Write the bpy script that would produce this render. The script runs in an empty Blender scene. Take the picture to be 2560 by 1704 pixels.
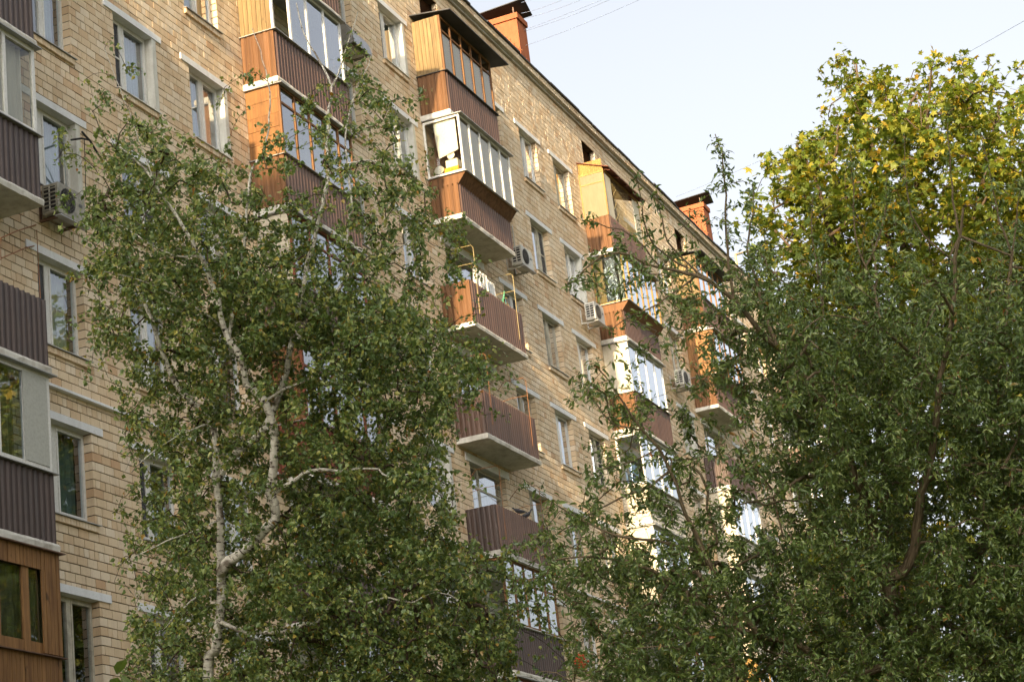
import bpy, math, random
import numpy as np
from mathutils import Matrix, Vector
random.seed(7)
rng = np.random.default_rng(7)
SC = bpy.context.scene
COL = SC.collection
R = math.radians

# ------------------------------------------------------------------ camera, sky, sun, exposure
F_PX, YAW, PITCH, ROLL, DIST = 5058.8, 1.206881, 0.321601, -0.121804, 17.877
CAM = np.array([0.0, -DIST, 1.6])
def _axes():
    cy, sy, cp, sp = math.cos(YAW), math.sin(YAW), math.cos(PITCH), math.sin(PITCH)
    f = np.array([sy*cp, cy*cp, sp]); r = np.array([cy, -sy, 0.0]); u = np.cross(r, f)
    c, s = math.cos(ROLL), math.sin(ROLL)
    return c*r+s*u, -s*r+c*u, f
AX_R, AX_U, AX_F = _axes()
cam_data = bpy.data.cameras.new('camera'); cam = bpy.data.objects.new('camera', cam_data); COL.objects.link(cam)
cam_data.sensor_width = 36.0; cam_data.lens = F_PX/2560*36; cam_data.clip_start = 0.2; cam_data.clip_end = 4000
m3 = Matrix([[AX_R[i], AX_U[i], -AX_F[i]] for i in range(3)])
cam.matrix_world = Matrix.Translation(Vector(CAM)) @ m3.to_4x4()
SC.camera = cam
SUN_EL, SUN_AZ = R(15.5), R(4.4)      # low evening sun shining almost along the facade
to_sun = Vector((-math.cos(SUN_AZ)*math.cos(SUN_EL), -math.sin(SUN_AZ)*math.cos(SUN_EL), math.sin(SUN_EL)))
world = bpy.data.worlds.new('World'); SC.world = world; world.use_nodes = True
wn = world.node_tree.nodes; wl = world.node_tree.links; wn.clear()
sky = wn.new('ShaderNodeTexSky'); sky.sky_type = 'NISHITA'; sky.sun_disc = False
sky.sun_elevation = SUN_EL; sky.sun_rotation = math.atan2(to_sun.x, to_sun.y)
sky.altitude = 150; sky.air_density = 1.0; sky.dust_density = 10.0; sky.ozone_density = 1.0
hsv = wn.new('ShaderNodeHueSaturation'); hsv.inputs['Saturation'].default_value = 0.30; hsv.inputs['Hue'].default_value = 0.508
bg = wn.new('ShaderNodeBackground'); bg.inputs['Strength'].default_value = 0.15
wo = wn.new('ShaderNodeOutputWorld')
wl.new(sky.outputs[0], hsv.inputs['Color']); wl.new(hsv.outputs[0], bg.inputs['Color']); wl.new(bg.outputs[0], wo.inputs[0])
sd = bpy.data.lights.new('sun', 'SUN'); sd.energy = 4.3; sd.angle = R(0.6); sd.color = (1.0, 0.75, 0.44)
sun = bpy.data.objects.new('sun', sd); COL.objects.link(sun); sun.rotation_euler = to_sun.to_track_quat('Z', 'Y').to_euler()
sun.location = (-60, -30, 60)
vs = SC.view_settings; vs.view_transform = 'Standard'; vs.look = 'None'; vs.gamma = 1.0; vs.use_curve_mapping = False
vs.exposure = 1.53
SC.render.engine = 'CYCLES'
SC.cycles.max_bounces = 8; SC.cycles.transparent_max_bounces = 16; SC.cycles.use_denoising = True
SC.cycles.caustics_reflective = False; SC.cycles.caustics_refractive = False

# ------------------------------------------------------------------ helpers
def at(u, v, d):
    """the point of the place seen at photograph pixel (u, v), d metres in front of the lens plane"""
    return CAM + d*(AX_F + AX_R*(u-1280)/F_PX - AX_U*(v-852)/F_PX)
def px(p):
    q = np.asarray(p, float)-CAM; z = q @ AX_F
    return 1280+F_PX*(q @ AX_R)/z, 852-F_PX*(q @ AX_U)/z, z
ORG = {}
def org(o): return ORG.get(o.name, np.zeros(3)) if o is not None else np.zeros(3)
def empty(name, loc=None, parent=None, **props):
    o = bpy.data.objects.new(name, None); COL.objects.link(o); o.empty_display_size = 0.2
    w = org(parent) if loc is None else np.asarray(loc, float)
    o.location = w-org(parent); o.parent = parent; ORG[o.name] = w
    for k, v in props.items(): o[k] = v
    return o
def link(name, me, parent=None, loc=None, **props):
    """object whose mesh is in its own coordinates; loc is its place in the world"""
    o = bpy.data.objects.new(name, me); COL.objects.link(o)
    w = org(parent) if loc is None else np.asarray(loc, float)
    o.location = w-org(parent); o.parent = parent; ORG[o.name] = w
    for k, v in props.items(): o[k] = v
    return o
class MB:
    """collects geometry in world coordinates; build() links it as one mesh object"""
    def __init__(s): s.v = []; s.f = []
    def quad(s, a, b, c, d):
        n = len(s.v); s.v += [tuple(a), tuple(b), tuple(c), tuple(d)]; s.f.append((n, n+1, n+2, n+3)); return s
    def box(s, x0, x1, y0, y1, z0, z1):
        n = len(s.v)
        s.v += [(x0,y0,z0),(x1,y0,z0),(x1,y1,z0),(x0,y1,z0),(x0,y0,z1),(x1,y0,z1),(x1,y1,z1),(x0,y1,z1)]
        s.f += [tuple(n+i for i in q) for q in ((0,3,2,1),(4,5,6,7),(0,1,5,4),(1,2,6,5),(2,3,7,6),(3,0,4,7))]; return s
    def hexa(s, c):   # 8 corners, same order as box
        n = len(s.v); s.v += [tuple(p) for p in c]
        s.f += [tuple(n+i for i in q) for q in ((0,3,2,1),(4,5,6,7),(0,1,5,4),(1,2,6,5),(2,3,7,6),(3,0,4,7))]; return s
    def prism(s, poly, axis, a, b):
        """closed 2-D polygon extruded along axis (0=x with (y,z) points, 1=y with (x,z), 2=z with (x,y)) from a to b"""
        n = len(s.v); k = len(poly)
        for t in (a, b):
            for p, q in poly: s.v.append((t,p,q) if axis == 0 else (p,t,q) if axis == 1 else (p,q,t))
        s.f.append(tuple(range(n+k-1, n-1, -1))); s.f.append(tuple(range(n+k, n+2*k)))
        for i in range(k):
            j = (i+1) % k; s.f.append((n+i, n+j, n+k+j, n+k+i))
        return s
    def tube(s, pts, r, n=6):
        pts = [np.asarray(p, float) for p in pts]; rs = r if hasattr(r, '__len__') else [r]*len(pts)
        base = len(s.v)
        for i, p in enumerate(pts):
            t = pts[min(i+1, len(pts)-1)]-pts[max(i-1, 0)]; t = t/(np.linalg.norm(t)+1e-9)
            a = np.cross(t, (0,0,1) if abs(t[2]) < .9 else (1,0,0)); a /= np.linalg.norm(a); b = np.cross(t, a)
            for k in range(n):
                w = 2*math.pi*k/n; s.v.append(tuple(p+rs[i]*(math.cos(w)*a+math.sin(w)*b)))
        for i in range(len(pts)-1):
            for k in range(n):
                k2 = (k+1) % n; q = base+i*n
                s.f.append((q+k, q+k2, q+n+k2, q+n+k))
        s.f.append(tuple(base+k for k in reversed(range(n)))); e = base+(len(pts)-1)*n
        s.f.append(tuple(e+k for k in range(n))); return s
    def rings(s, rings, cap=True):
        n = len(s.v); k = len(rings[0])
        for r in rings: s.v += [tuple(p) for p in r]
        for i in range(len(rings)-1):
            for j in range(k):
                j2 = (j+1) % k; s.f.append((n+i*k+j, n+i*k+j2, n+(i+1)*k+j2, n+(i+1)*k+j))
        if cap:
            s.f.append(tuple(n+j for j in reversed(range(k)))); e = n+(len(rings)-1)*k; s.f.append(tuple(e+j for j in range(k)))
        return s
    def build(s, name, mat, parent=None, smooth=False, loc=None, **props):
        o0 = org(parent) if loc is None else np.asarray(loc, float)
        me = bpy.data.meshes.new(name)
        me.from_pydata((np.asarray(s.v, float)-o0).tolist(), [], s.f)
        me.materials.append(mat)
        if smooth: me.polygons.foreach_set('use_smooth', [True]*len(me.polygons))
        me.update()
        return link(name, me, parent, loc, **props)
def np_mesh(name, V, Fc, mat, smooth=False, uv=None):
    """V (n,3), Fc (m,k) with k = 3 or 4"""
    me = bpy.data.meshes.new(name); m, k = Fc.shape
    me.vertices.add(len(V)); me.vertices.foreach_set('co', np.ascontiguousarray(V, dtype=np.float32).ravel())
    me.loops.add(m*k); me.loops.foreach_set('vertex_index', np.ascontiguousarray(Fc, dtype=np.int32).ravel())
    me.polygons.add(m); me.polygons.foreach_set('loop_start', np.arange(0, m*k, k, dtype=np.int32))
    try: me.polygons.foreach_set('loop_total', np.full(m, k, dtype=np.int32))
    except Exception: pass
    if uv is not None:
        l = me.uv_layers.new(name='UVMap'); l.data.foreach_set('uv', np.ascontiguousarray(uv[Fc.ravel()], dtype=np.float32).ravel())
    me.polygons.foreach_set('use_smooth', np.full(m, bool(smooth)))
    me.materials.append(mat); me.update(calc_edges=True); return me

# ------------------------------------------------------------------ materials
class NT:
    def __init__(s, name):
        s.m = bpy.data.materials.new(name); s.m.use_nodes = True; s.t = s.m.node_tree; s.t.nodes.clear()
        s.out = s.n('ShaderNodeOutputMaterial')
    def n(s, kind, **kw):
        x = s.t.nodes.new(kind)
        for k, v in kw.items():
            if k in ('operation', 'blend_type', 'data_type', 'noise_dimensions', 'wave_type', 'bands_direction', 'feature', 'interpolation_type'): setattr(x, k, v)
            else: s.set(x, k.replace('_', ' '), v)
        return x
    def set(s, x, k, v):
        sock = x.inputs[int(k[1:])] if k[0] == 'i' and k[1:].isdigit() else x.inputs[k]
        if isinstance(v, bpy.types.NodeSocket): s.t.links.new(v, sock)
        else:
            if isinstance(v, tuple) and len(v) == 3 and sock.type == 'RGBA': v = v+(1,)
            sock.default_value = v
    def ramp(s, fac, stops):
        x = s.n('ShaderNodeValToRGB'); s.t.links.new(fac, x.inputs[0]); e = x.color_ramp.elements
        while len(e) < len(stops): e.new(0.5)
        for el, (p, c) in zip(e, stops): el.position = p; el.color = tuple(c)+(1,) if len(c) == 3 else c
        return x.outputs[0]
    def math(s, op, a, b=0.0, c=0.0): return s.n('ShaderNodeMath', operation=op, i0=a, i1=b, i2=c).outputs[0]
    def mix(s, fac, a, b, mode='MIX'): 
        x = s.t.nodes.new('ShaderNodeMix'); x.data_type = 'RGBA'; x.blend_type = mode
        for i, v in ((0, fac), (6, a), (7, b)):
            if isinstance(v, bpy.types.NodeSocket): s.t.links.new(v, x.inputs[i])
            else: x.inputs[i].default_value = v+(1,) if isinstance(v, tuple) and len(v) == 3 else v
        return x.outputs[2]
    def pos(s, sx=1, sy=1, sz=1, kind='Position'):
        g = s.n('ShaderNodeNewGeometry') if kind == 'Position' else s.n('ShaderNodeTexCoord')
        mp = s.n('ShaderNodeMapping'); mp.inputs['Scale'].default_value = (sx, sy, sz)
        s.t.links.new(g.outputs[kind], mp.inputs['Vector']); return mp.outputs[0]
    def noise(s, vec, scale, detail=4, rough=.55): 
        x = s.n('ShaderNodeTexNoise', Vector=vec, Scale=scale, Detail=detail, Roughness=rough); return x.outputs['Fac']
    def rnd(s, mul=1.0):
        """a number per piece: per object and per loose piece of a joined mesh"""
        o = s.n('ShaderNodeObjectInfo').outputs['Random']; g = s.n('ShaderNodeNewGeometry').outputs['Random Per Island']
        return s.math('FRACT', s.math('ADD', s.math('MULTIPLY', o, 7.31), s.math('MULTIPLY', g, mul)))
    def bump(s, h, strength=.3, dist=.01): return s.n('ShaderNodeBump', Height=h, Strength=strength, Distance=dist).outputs[0]
    def bsdf(s, color, rough=.7, spec=.4, metal=0.0, normal=None, coat=0.0):
        x = s.n('ShaderNodeBsdfPrincipled'); s.set(x, 'Base Color', color); s.set(x, 'Roughness', rough)
        s.set(x, 'Specular IOR Level', spec); s.set(x, 'Metallic', metal)
        if coat: s.set(x, 'Coat Weight', coat)
        if normal is not None: s.set(x, 'Normal', normal)
        return x.outputs[0]
    def done(s, shader): s.t.links.new(shader, s.out.inputs['Surface']); return s.m

def plain(name, col, rough=.6, var=.25, scale=3.0, spec=.4, metal=0.0, bumpy=.15):
    n = NT(name); p = n.pos(); f = n.noise(p, scale, 5); f2 = n.noise(p, scale*9, 3)
    c = n.ramp(f, [(.25, tuple(x*(1-var) for x in col)), (.6, col), (.85, tuple(min(1, x*(1+var*.6)) for x in col))])
    c = n.mix(.35, c, n.ramp(f2, [(.3, (.55,.52,.48)), (.6, (1,1,1))]), 'MULTIPLY')
    return n.done(n.bsdf(c, rough, spec, metal, n.bump(f2, bumpy, .004)))
def m_brick():
    n = NT('facing_brick'); r = n.rnd()
    c = n.ramp(r, [(0, (.56,.375,.225)), (.07, (.63,.47,.30)), (.4, (.69,.55,.375)), (.7, (.72,.59,.42)), (1, (.76,.65,.50))])
    big = n.noise(n.pos(.35,.35,.25), 1.0, 4)
    c = n.mix(n.ramp(big, [(.35, (0,0,0)), (.7, (.25,.25,.25))]), c, n.mix(1.0, c, (.93,.78,.60), 'MULTIPLY'))
    streak = n.noise(n.pos(60,60,2.5), 1.0, 3); c = n.mix(.22, c, n.ramp(streak, [(.3, (.66,.58,.5)), (.62, (1,1,1))]), 'MULTIPLY')
    dirt = n.noise(n.pos(1.6,1.6,.5), 1.0, 7, .7); c = n.mix(.32, c, n.ramp(dirt, [(.33, (.5,.44,.38)), (.52, (1,1,1))]), 'MULTIPLY')
    spot = n.noise(n.pos(), 22, 4); c = n.mix(.15, c, n.ramp(spot, [(.28, (.45,.38,.32)), (.42, (1,1,1))]), 'MULTIPLY')
    return n.done(n.bsdf(c, .72, .35, 0, n.bump(n.math('ADD', spot, n.math('MULTIPLY', streak, .6)), .15, .003)))
def m_mortar():
    n = NT('mortar'); f = n.noise(n.pos(), 9, 5)
    return n.done(n.bsdf(n.ramp(f, [(.3, (.022,.016,.012)), (.7, (.055,.042,.030))]), .95, .1))
def m_plaster(name, col, stain=.5):
    n = NT(name); f = n.noise(n.pos(1.2,1.2,1.2), 2.2, 7, .65); f2 = n.noise(n.pos(), 30, 4); d = n.noise(n.pos(9,9,.8), 1.0, 4)
    c = n.mix(stain, col, n.ramp(f, [(.3, (.5,.46,.40)), (.55, (1,1,1))]), 'MULTIPLY')
    c = n.mix(stain*.6, c, n.ramp(d, [(.32, (.55,.50,.44)), (.5, (1,1,1))]), 'MULTIPLY')
    c = n.mix(.2, c, n.ramp(f2, [(.3, (.6,.57,.52)), (.5, (1,1,1))]), 'MULTIPLY')
    return n.done(n.bsdf(c, .8, .3, 0, n.bump(f2, .3, .006)))
def m_sheet(name, col, rough=.30, spec=.55):
    """painted profiled sheet: streaked and a little faded"""
    n = NT(name); st = n.noise(n.pos(14,14,.35), 1.0, 4); f = n.noise(n.pos(), 2.0, 6, .65); fine = n.noise(n.pos(), 55, 3)
    r = n.rnd(0.0)
    c = n.mix(n.math('MULTIPLY', r, .35), col, tuple(min(1, x*1.5+.01) for x in col))
    c = n.mix(.75, c, n.ramp(st, [(.33, (.42,.40,.39)), (.62, (1.1,1.08,1.05))]), 'MULTIPLY')
    c = n.mix(n.ramp(f, [(.5, (0,0,0)), (.75, (.15,.15,.15))]), c, (.20,.15,.12))
    rg = n.math('MULTIPLY_ADD', f, .25, rough+.1)
    return n.done(n.bsdf(c, rg, spec, 0, n.bump(fine, .05, .002)))
def m_wood(name, a, b, grain=1.0, horiz=False, rough=.65):
    n = NT(name); r = n.rnd(); off = n.n('ShaderNodeCombineXYZ', X=n.math('MULTIPLY', r, 31.0), Y=n.math('MULTIPLY', r, 17.0)).outputs[0]
    sc = (1.2,22,22) if horiz else (22,22,1.2)
    vec = n.n('ShaderNodeVectorMath', operation='ADD', i0=n.pos(*sc), i1=off).outputs[0]
    g = n.noise(vec, 1.0*grain, 5, .6); kn = n.noise(n.n('ShaderNodeVectorMath', operation='ADD', i0=n.pos(6,6,3), i1=off).outputs[0], 1.0, 3)
    c = n.mix(n.ramp(g, [(.3, (0,0,0)), (.7, (1,1,1))]), a, b)
    c = n.mix(n.math('MULTIPLY', r, .5), c, n.mix(1.0, c, (.62,.55,.5), 'MULTIPLY'))
    c = n.mix(n.ramp(kn, [(.66, (0,0,0)), (.74, (.8,.8,.8))]), c, tuple(x*.35 for x in a))
    wet = n.noise(n.pos(3,3,1), 1.0, 6, .7); c = n.mix(.45, c, n.ramp(wet, [(.35, (.42,.38,.35)), (.58, (1,1,1))]), 'MULTIPLY')
    return n.done(n.bsdf(c, rough, .3, 0, n.bump(g, .35, .005)))
def m_glass(name='window_glass', tint=(.80,.86,.88), gain=3.3):
    n = NT(name); nz = n.noise(n.pos(), 1.3, 2)
    b = n.bump(nz, .10, .02)
    fr = n.n('ShaderNodeFresnel', IOR=1.5); front = n.math('SUBTRACT', 1.0, n.n('ShaderNodeNewGeometry').outputs['Backfacing']); fac = n.math('MULTIPLY', n.math('MINIMUM', n.math('MULTIPLY', fr.outputs[0], gain), .92), front)
    tr = n.n('ShaderNodeBsdfTransparent'); n.set(tr, 'Color', tint)
    gl = n.n('ShaderNodeBsdfGlossy'); n.set(gl, 'Color', (.95,.97,1)); n.set(gl, 'Roughness', .015); n.set(gl, 'Normal', b)
    x = n.n('ShaderNodeMixShader'); n.t.links.new(fac, x.inputs[0]); n.t.links.new(tr.outputs[0], x.inputs[1]); n.t.links.new(gl.outputs[0], x.inputs[2])
    return n.done(x.outputs[0])
def m_cloth(name, col, trans=.4):
    n = NT(name); w = n.noise(n.pos(25,25,3), 1.0, 4)
    c = n.mix(.3, col, n.ramp(w, [(.3, (.6,.6,.6)), (.65, (1,1,1))]), 'MULTIPLY')
    d = n.bsdf(c, .9, .1); t = n.n('ShaderNodeBsdfTranslucent'); n.set(t, 'Color', c)
    x = n.n('ShaderNodeMixShader'); n.set(x, 'i0', trans); n.t.links.new(d, x.inputs[1]); n.t.links.new(t.outputs[0], x.inputs[2])
    return n.done(x.outputs[0])
def m_leaf(name, stops, trans=.35, rough=.42, spec=.5):
    n = NT(name); r = n.rnd(); c = n.ramp(r, stops)
    cl = n.noise(n.pos(), 1.6, 3); c = n.mix(.5, c, n.ramp(cl, [(.3, (.62,.70,.62)), (.7, (1.15,1.1,1.0))]), 'MULTIPLY')
    d = n.bsdf(c, rough, spec); t = n.n('ShaderNodeBsdfTranslucent'); n.set(t, 'Color', n.mix(1.0, c, (1.25,1.2,.55), 'MULTIPLY'))
    x = n.n('ShaderNodeMixShader'); n.set(x, 'i0', trans); n.t.links.new(d, x.inputs[1]); n.t.links.new(t.outputs[0], x.inputs[2])
    return n.done(x.outputs[0])
def m_birch_bark():
    n = NT('birch_bark'); uv = n.pos(3, 26, 1, 'UV'); f = n.noise(uv, 1.0, 5, .65); big = n.noise(n.pos(2,2,5), 1.0, 5, .6)
    c = n.ramp(f, [(.36, (.02,.017,.015)), (.415, (.16,.12,.09)), (.46, (.66,.60,.50)), (.75, (.82,.78,.68))])
    c = n.mix(n.ramp(big, [(.56, (0,0,0)), (.66, (.85,.85,.85))]), c, (.13,.09,.06))
    fine = n.noise(n.pos(8, 60, 1, 'UV'), 1.0, 3)
    return n.done(n.bsdf(c, .7, .3, 0, n.bump(n.math('ADD', f, n.math('MULTIPLY', fine, .4)), .5, .01)))
def m_bark(name, a, b):
    n = NT(name); f = n.noise(n.pos(14, 4.5, 1, 'UV'), 1.0, 6, .7); g = n.noise(n.pos(), 2.5, 4)
    c = n.ramp(f, [(.34, tuple(x*.35 for x in a)), (.5, a), (.72, b)]); c = n.mix(.4, c, n.ramp(g, [(.3, (.55,.6,.5)), (.7, (1.1,1.05,1))]), 'MULTIPLY')
    return n.done(n.bsdf(c, .85, .2, 0, n.bump(f, .8, .02)))

M = dict(
    brick=m_brick(), mortar=m_mortar(),
    lintel=m_plaster('painted_concrete', (.74,.75,.76), .25), slab=m_plaster('balcony_slab_concrete', (.62,.60,.54), .65),
    slab_grey=m_plaster('rough_concrete', (.42,.40,.36), .6), jamb=m_plaster('painted_jamb', (.62,.61,.55), .4),
    chocolate=m_sheet('brown_profiled_sheet', (.100,.052,.033)), brown=m_sheet('dark_brown_sheet', (.052,.029,.022)),
    rust=m_sheet('red_brown_sheet', (.150,.076,.036), .5, .15), redbrown=m_sheet('red_brown_lining', (.14,.045,.026), .5, .2),
    pvc=plain('white_pvc', (.70,.69,.65), .35, .10), oldpaint=plain('worn_white_paint', (.52,.48,.38), .6, .45, 6),
    greypanel=plain('pale_grey_panel', (.42,.42,.37), .4, .06), cream=plain('cream_siding', (.50,.45,.345), .45, .10),
    wood=m_wood('weathered_boards', (.15,.10,.042), (.28,.195,.085)), orange_wood=m_wood('varnished_boards', (.15,.065,.020), (.27,.13,.038)),
    frame_wood=m_wood('brown_window_wood', (.15,.07,.026), (.27,.135,.048)), red_wood=m_wood('red_brown_wood', (.17,.05,.025), (.26,.085,.04)),
    yellow_wood=m_wood('yellow_varnished_wood', (.30,.17,.045), (.42,.26,.075)), slat_wood=m_wood('orange_slats', (.26,.115,.027), (.36,.17,.04), 1, True),
    honey_wood=m_wood('honey_brown_boards', (.17,.08,.026), (.36,.19,.068)), dark_wood=m_wood('old_brown_boards', (.10,.045,.018), (.24,.11,.04)),
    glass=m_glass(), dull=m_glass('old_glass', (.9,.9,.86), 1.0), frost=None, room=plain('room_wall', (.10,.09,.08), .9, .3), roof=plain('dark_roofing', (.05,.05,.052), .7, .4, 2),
    flash=plain('galvanised_flashing', (.40,.40,.39), .45, .3, 4, .5, .3), dark=plain('black_grille', (.015,.015,.016), .6, .2),
    orange=m_plaster('orange_render', (.28,.085,.030), .45), red=plain('red_paint', (.45,.05,.02), .5, .3),
    cable=plain('black_cable', (.02,.02,.022), .6, .2), oldac=plain('weathered_casing', (.34,.32,.26), .5, .45, 7), ac=plain('air_conditioner_white', (.58,.56,.50), .4, .15), acdark=plain('fan_grille', (.10,.095,.09), .5, .3),
    steel=plain('rusty_steel', (.16,.09,.055), .7, .5, 12), yellowpipe=plain('yellow_pipe', (.42,.33,.15), .5, .35, 12), rustpipe=plain('rusty_rod', (.30,.13,.05), .7, .4, 14),
    curtain=m_cloth('white_curtain', (.74,.75,.74)), floral=m_cloth('rose_curtain', (.50,.34,.28)), green_cloth=m_cloth('green_curtain', (.30,.38,.28)), drape=m_cloth('olive_drape', (.30,.27,.13)), blind=m_cloth('pale_reflection_cloth', (.85,.79,.64), .35), towel=m_cloth('white_towel', (.82,.80,.74), .3),  # pale cloth toned like a warm reflection in balcony panes; also on real curtains
    foil=plain('silver_foil', (.75,.75,.74), .22, .15, 18, .6, .9, .9), net=None, yellowbox=plain('yellow_box', (.75,.42,.03), .5), whitebox=plain('white_box', (.80,.78,.72), .5, .1),
    frosted=m_cloth('yellowed_plastic_sheet', (.42,.36,.23), .5), hose=plain('green_hose', (.12,.42,.22), .4), gold=plain('tan_hose', (.55,.36,.14), .5),
    pigeon=plain('pigeon_feathers', (.055,.058,.068), .6, .5, 30), tin=plain('tin_hood', (.42,.43,.44), .35, .25, 5, .5, .6),
)

# ------------------------------------------------------------------ ground
def ground():
    n = NT('lawn'); f = n.noise(n.pos(), .35, 6); g = n.noise(n.pos(), 14, 4)
    c = n.ramp(f, [(.3, (.07,.10,.035)), (.5, (.13,.14,.06)), (.65, (.26,.23,.17))]); c = n.mix(.5, c, n.ramp(g, [(.3, (.5,.5,.4)), (.6, (1,1,1))]), 'MULTIPLY')
    mat = n.done(n.bsdf(c, .95, .1, 0, n.bump(g, .8, .05)))
    MB().quad((-1500,-1500,0), (1500,-1500,0), (1500,1500,0), (-1500,1500,0)).build('ground', mat, kind='structure')
ground()

# ------------------------------------------------------------------ the apartment building
XW0, XW1, ZTOP = 12.0, 83.0, 27.58
def ZL(r): return 25.605-2.8*(r-1)          # top of the lintels of storey r, counted from the top
def ZS(r): return 23.05-2.8*(r-1)           # balcony floor of storey r
COLS = {1: 21.63, 2: 33.37, 3: 42.50, 4: 54.30, 5: 63.40, 6: 75.20}
BW, BD = 3.25, 0.78                         # balcony width and depth
WIN_X = [17.42, 20.33, 26.49, 29.20, 31.83, 38.32, 41.23, 47.45, 50.15, 52.73, 59.25, 62.13, 68.35, 71.05, 73.63, 80.15]
B = empty('apartment_building', (48, 6, 0), label='long pale brick apartment block with brown balconies filling the left half', category='building')
def seen(p, mg=160):
    u, v, z = px(p); return -mg < u < 2560+mg and -mg < v < 1704+mg
OPEN = []      # x0, x1, z0, z1, kind, (row, centre)
for xc in WIN_X:
    for r in range(1, 10):
        zt = ZL(r)-.13; h = 1.55
        if xc == 26.49 and r == 7: h = 2.3
        if seen((xc, 0, zt-h/2)): OPEN.append((xc-.655, xc+.655, zt-h, zt, 'window', (r, xc)))
OPEN_DOORS = {(3,3), (3,4), (3,5), (1,5), (4,4), (2,6), (4,1), (5,3)}
for c, r in OPEN_DOORS:
    x0 = COLS[c]; OPEN.append((x0+.6, x0+2.8, ZS(r)+.06, ZL(r)-.13, 'door', (r, x0+1.7)))
for c, x0 in COLS.items():
    if seen((x0+1.3, 0, 26.7)): OPEN.append((x0+.74, x0+1.90, 26.28, 27.13, 'attic', (0, x0+1.3)))

def wall_shell():
    xs = sorted(set([XW0, XW1]+[o[0] for o in OPEN]+[o[1] for o in OPEN])); zs = sorted(set([0, ZTOP]+[o[2] for o in OPEN]+[o[3] for o in OPEN]))
    mb = MB(); y = .019
    for i in range(len(xs)-1):
        run = None
        for j in range(len(zs)-1):
            xm, zm = (xs[i]+xs[i+1])/2, (zs[j]+zs[j+1])/2
            hole = any(o[0] < xm < o[1] and o[2] < zm < o[3] for o in OPEN)
            if not hole and run is None: run = zs[j]
            if hole and run is not None: mb.quad((xs[i],y,run), (xs[i+1],y,run), (xs[i+1],y,zs[j]), (xs[i],y,zs[j])); run = None
        if run is not None: mb.quad((xs[i],y,run), (xs[i+1],y,run), (xs[i+1],y,ZTOP), (xs[i],y,ZTOP))
    for x0, x1, z0, z1, k, _ in OPEN:      # reveals
        d = .34
        mb.quad((x0,y,z0),(x0,d,z0),(x0,d,z1),(x0,y,z1)); mb.quad((x1,d,z0),(x1,y,z0),(x1,y,z1),(x1,d,z1))
        mb.quad((x0,y,z1),(x0,d,z1),(x1,d,z1),(x1,y,z1)); mb.quad((x0,d,z0),(x0,y,z0),(x1,y,z0),(x1,d,z0))
    mb.quad((XW1,y,0),(XW1,12,0),(XW1,12,ZTOP),(XW1,y,ZTOP)); mb.quad((XW0,12,0),(XW0,y,0),(XW0,y,ZTOP),(XW0,12,ZTOP)); mb.quad((XW1,12,0),(XW0,12,0),(XW0,12,ZTOP),(XW1,12,ZTOP))
    return mb.build('wall', M['mortar'], B)
WALL = wall_shell()

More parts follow.
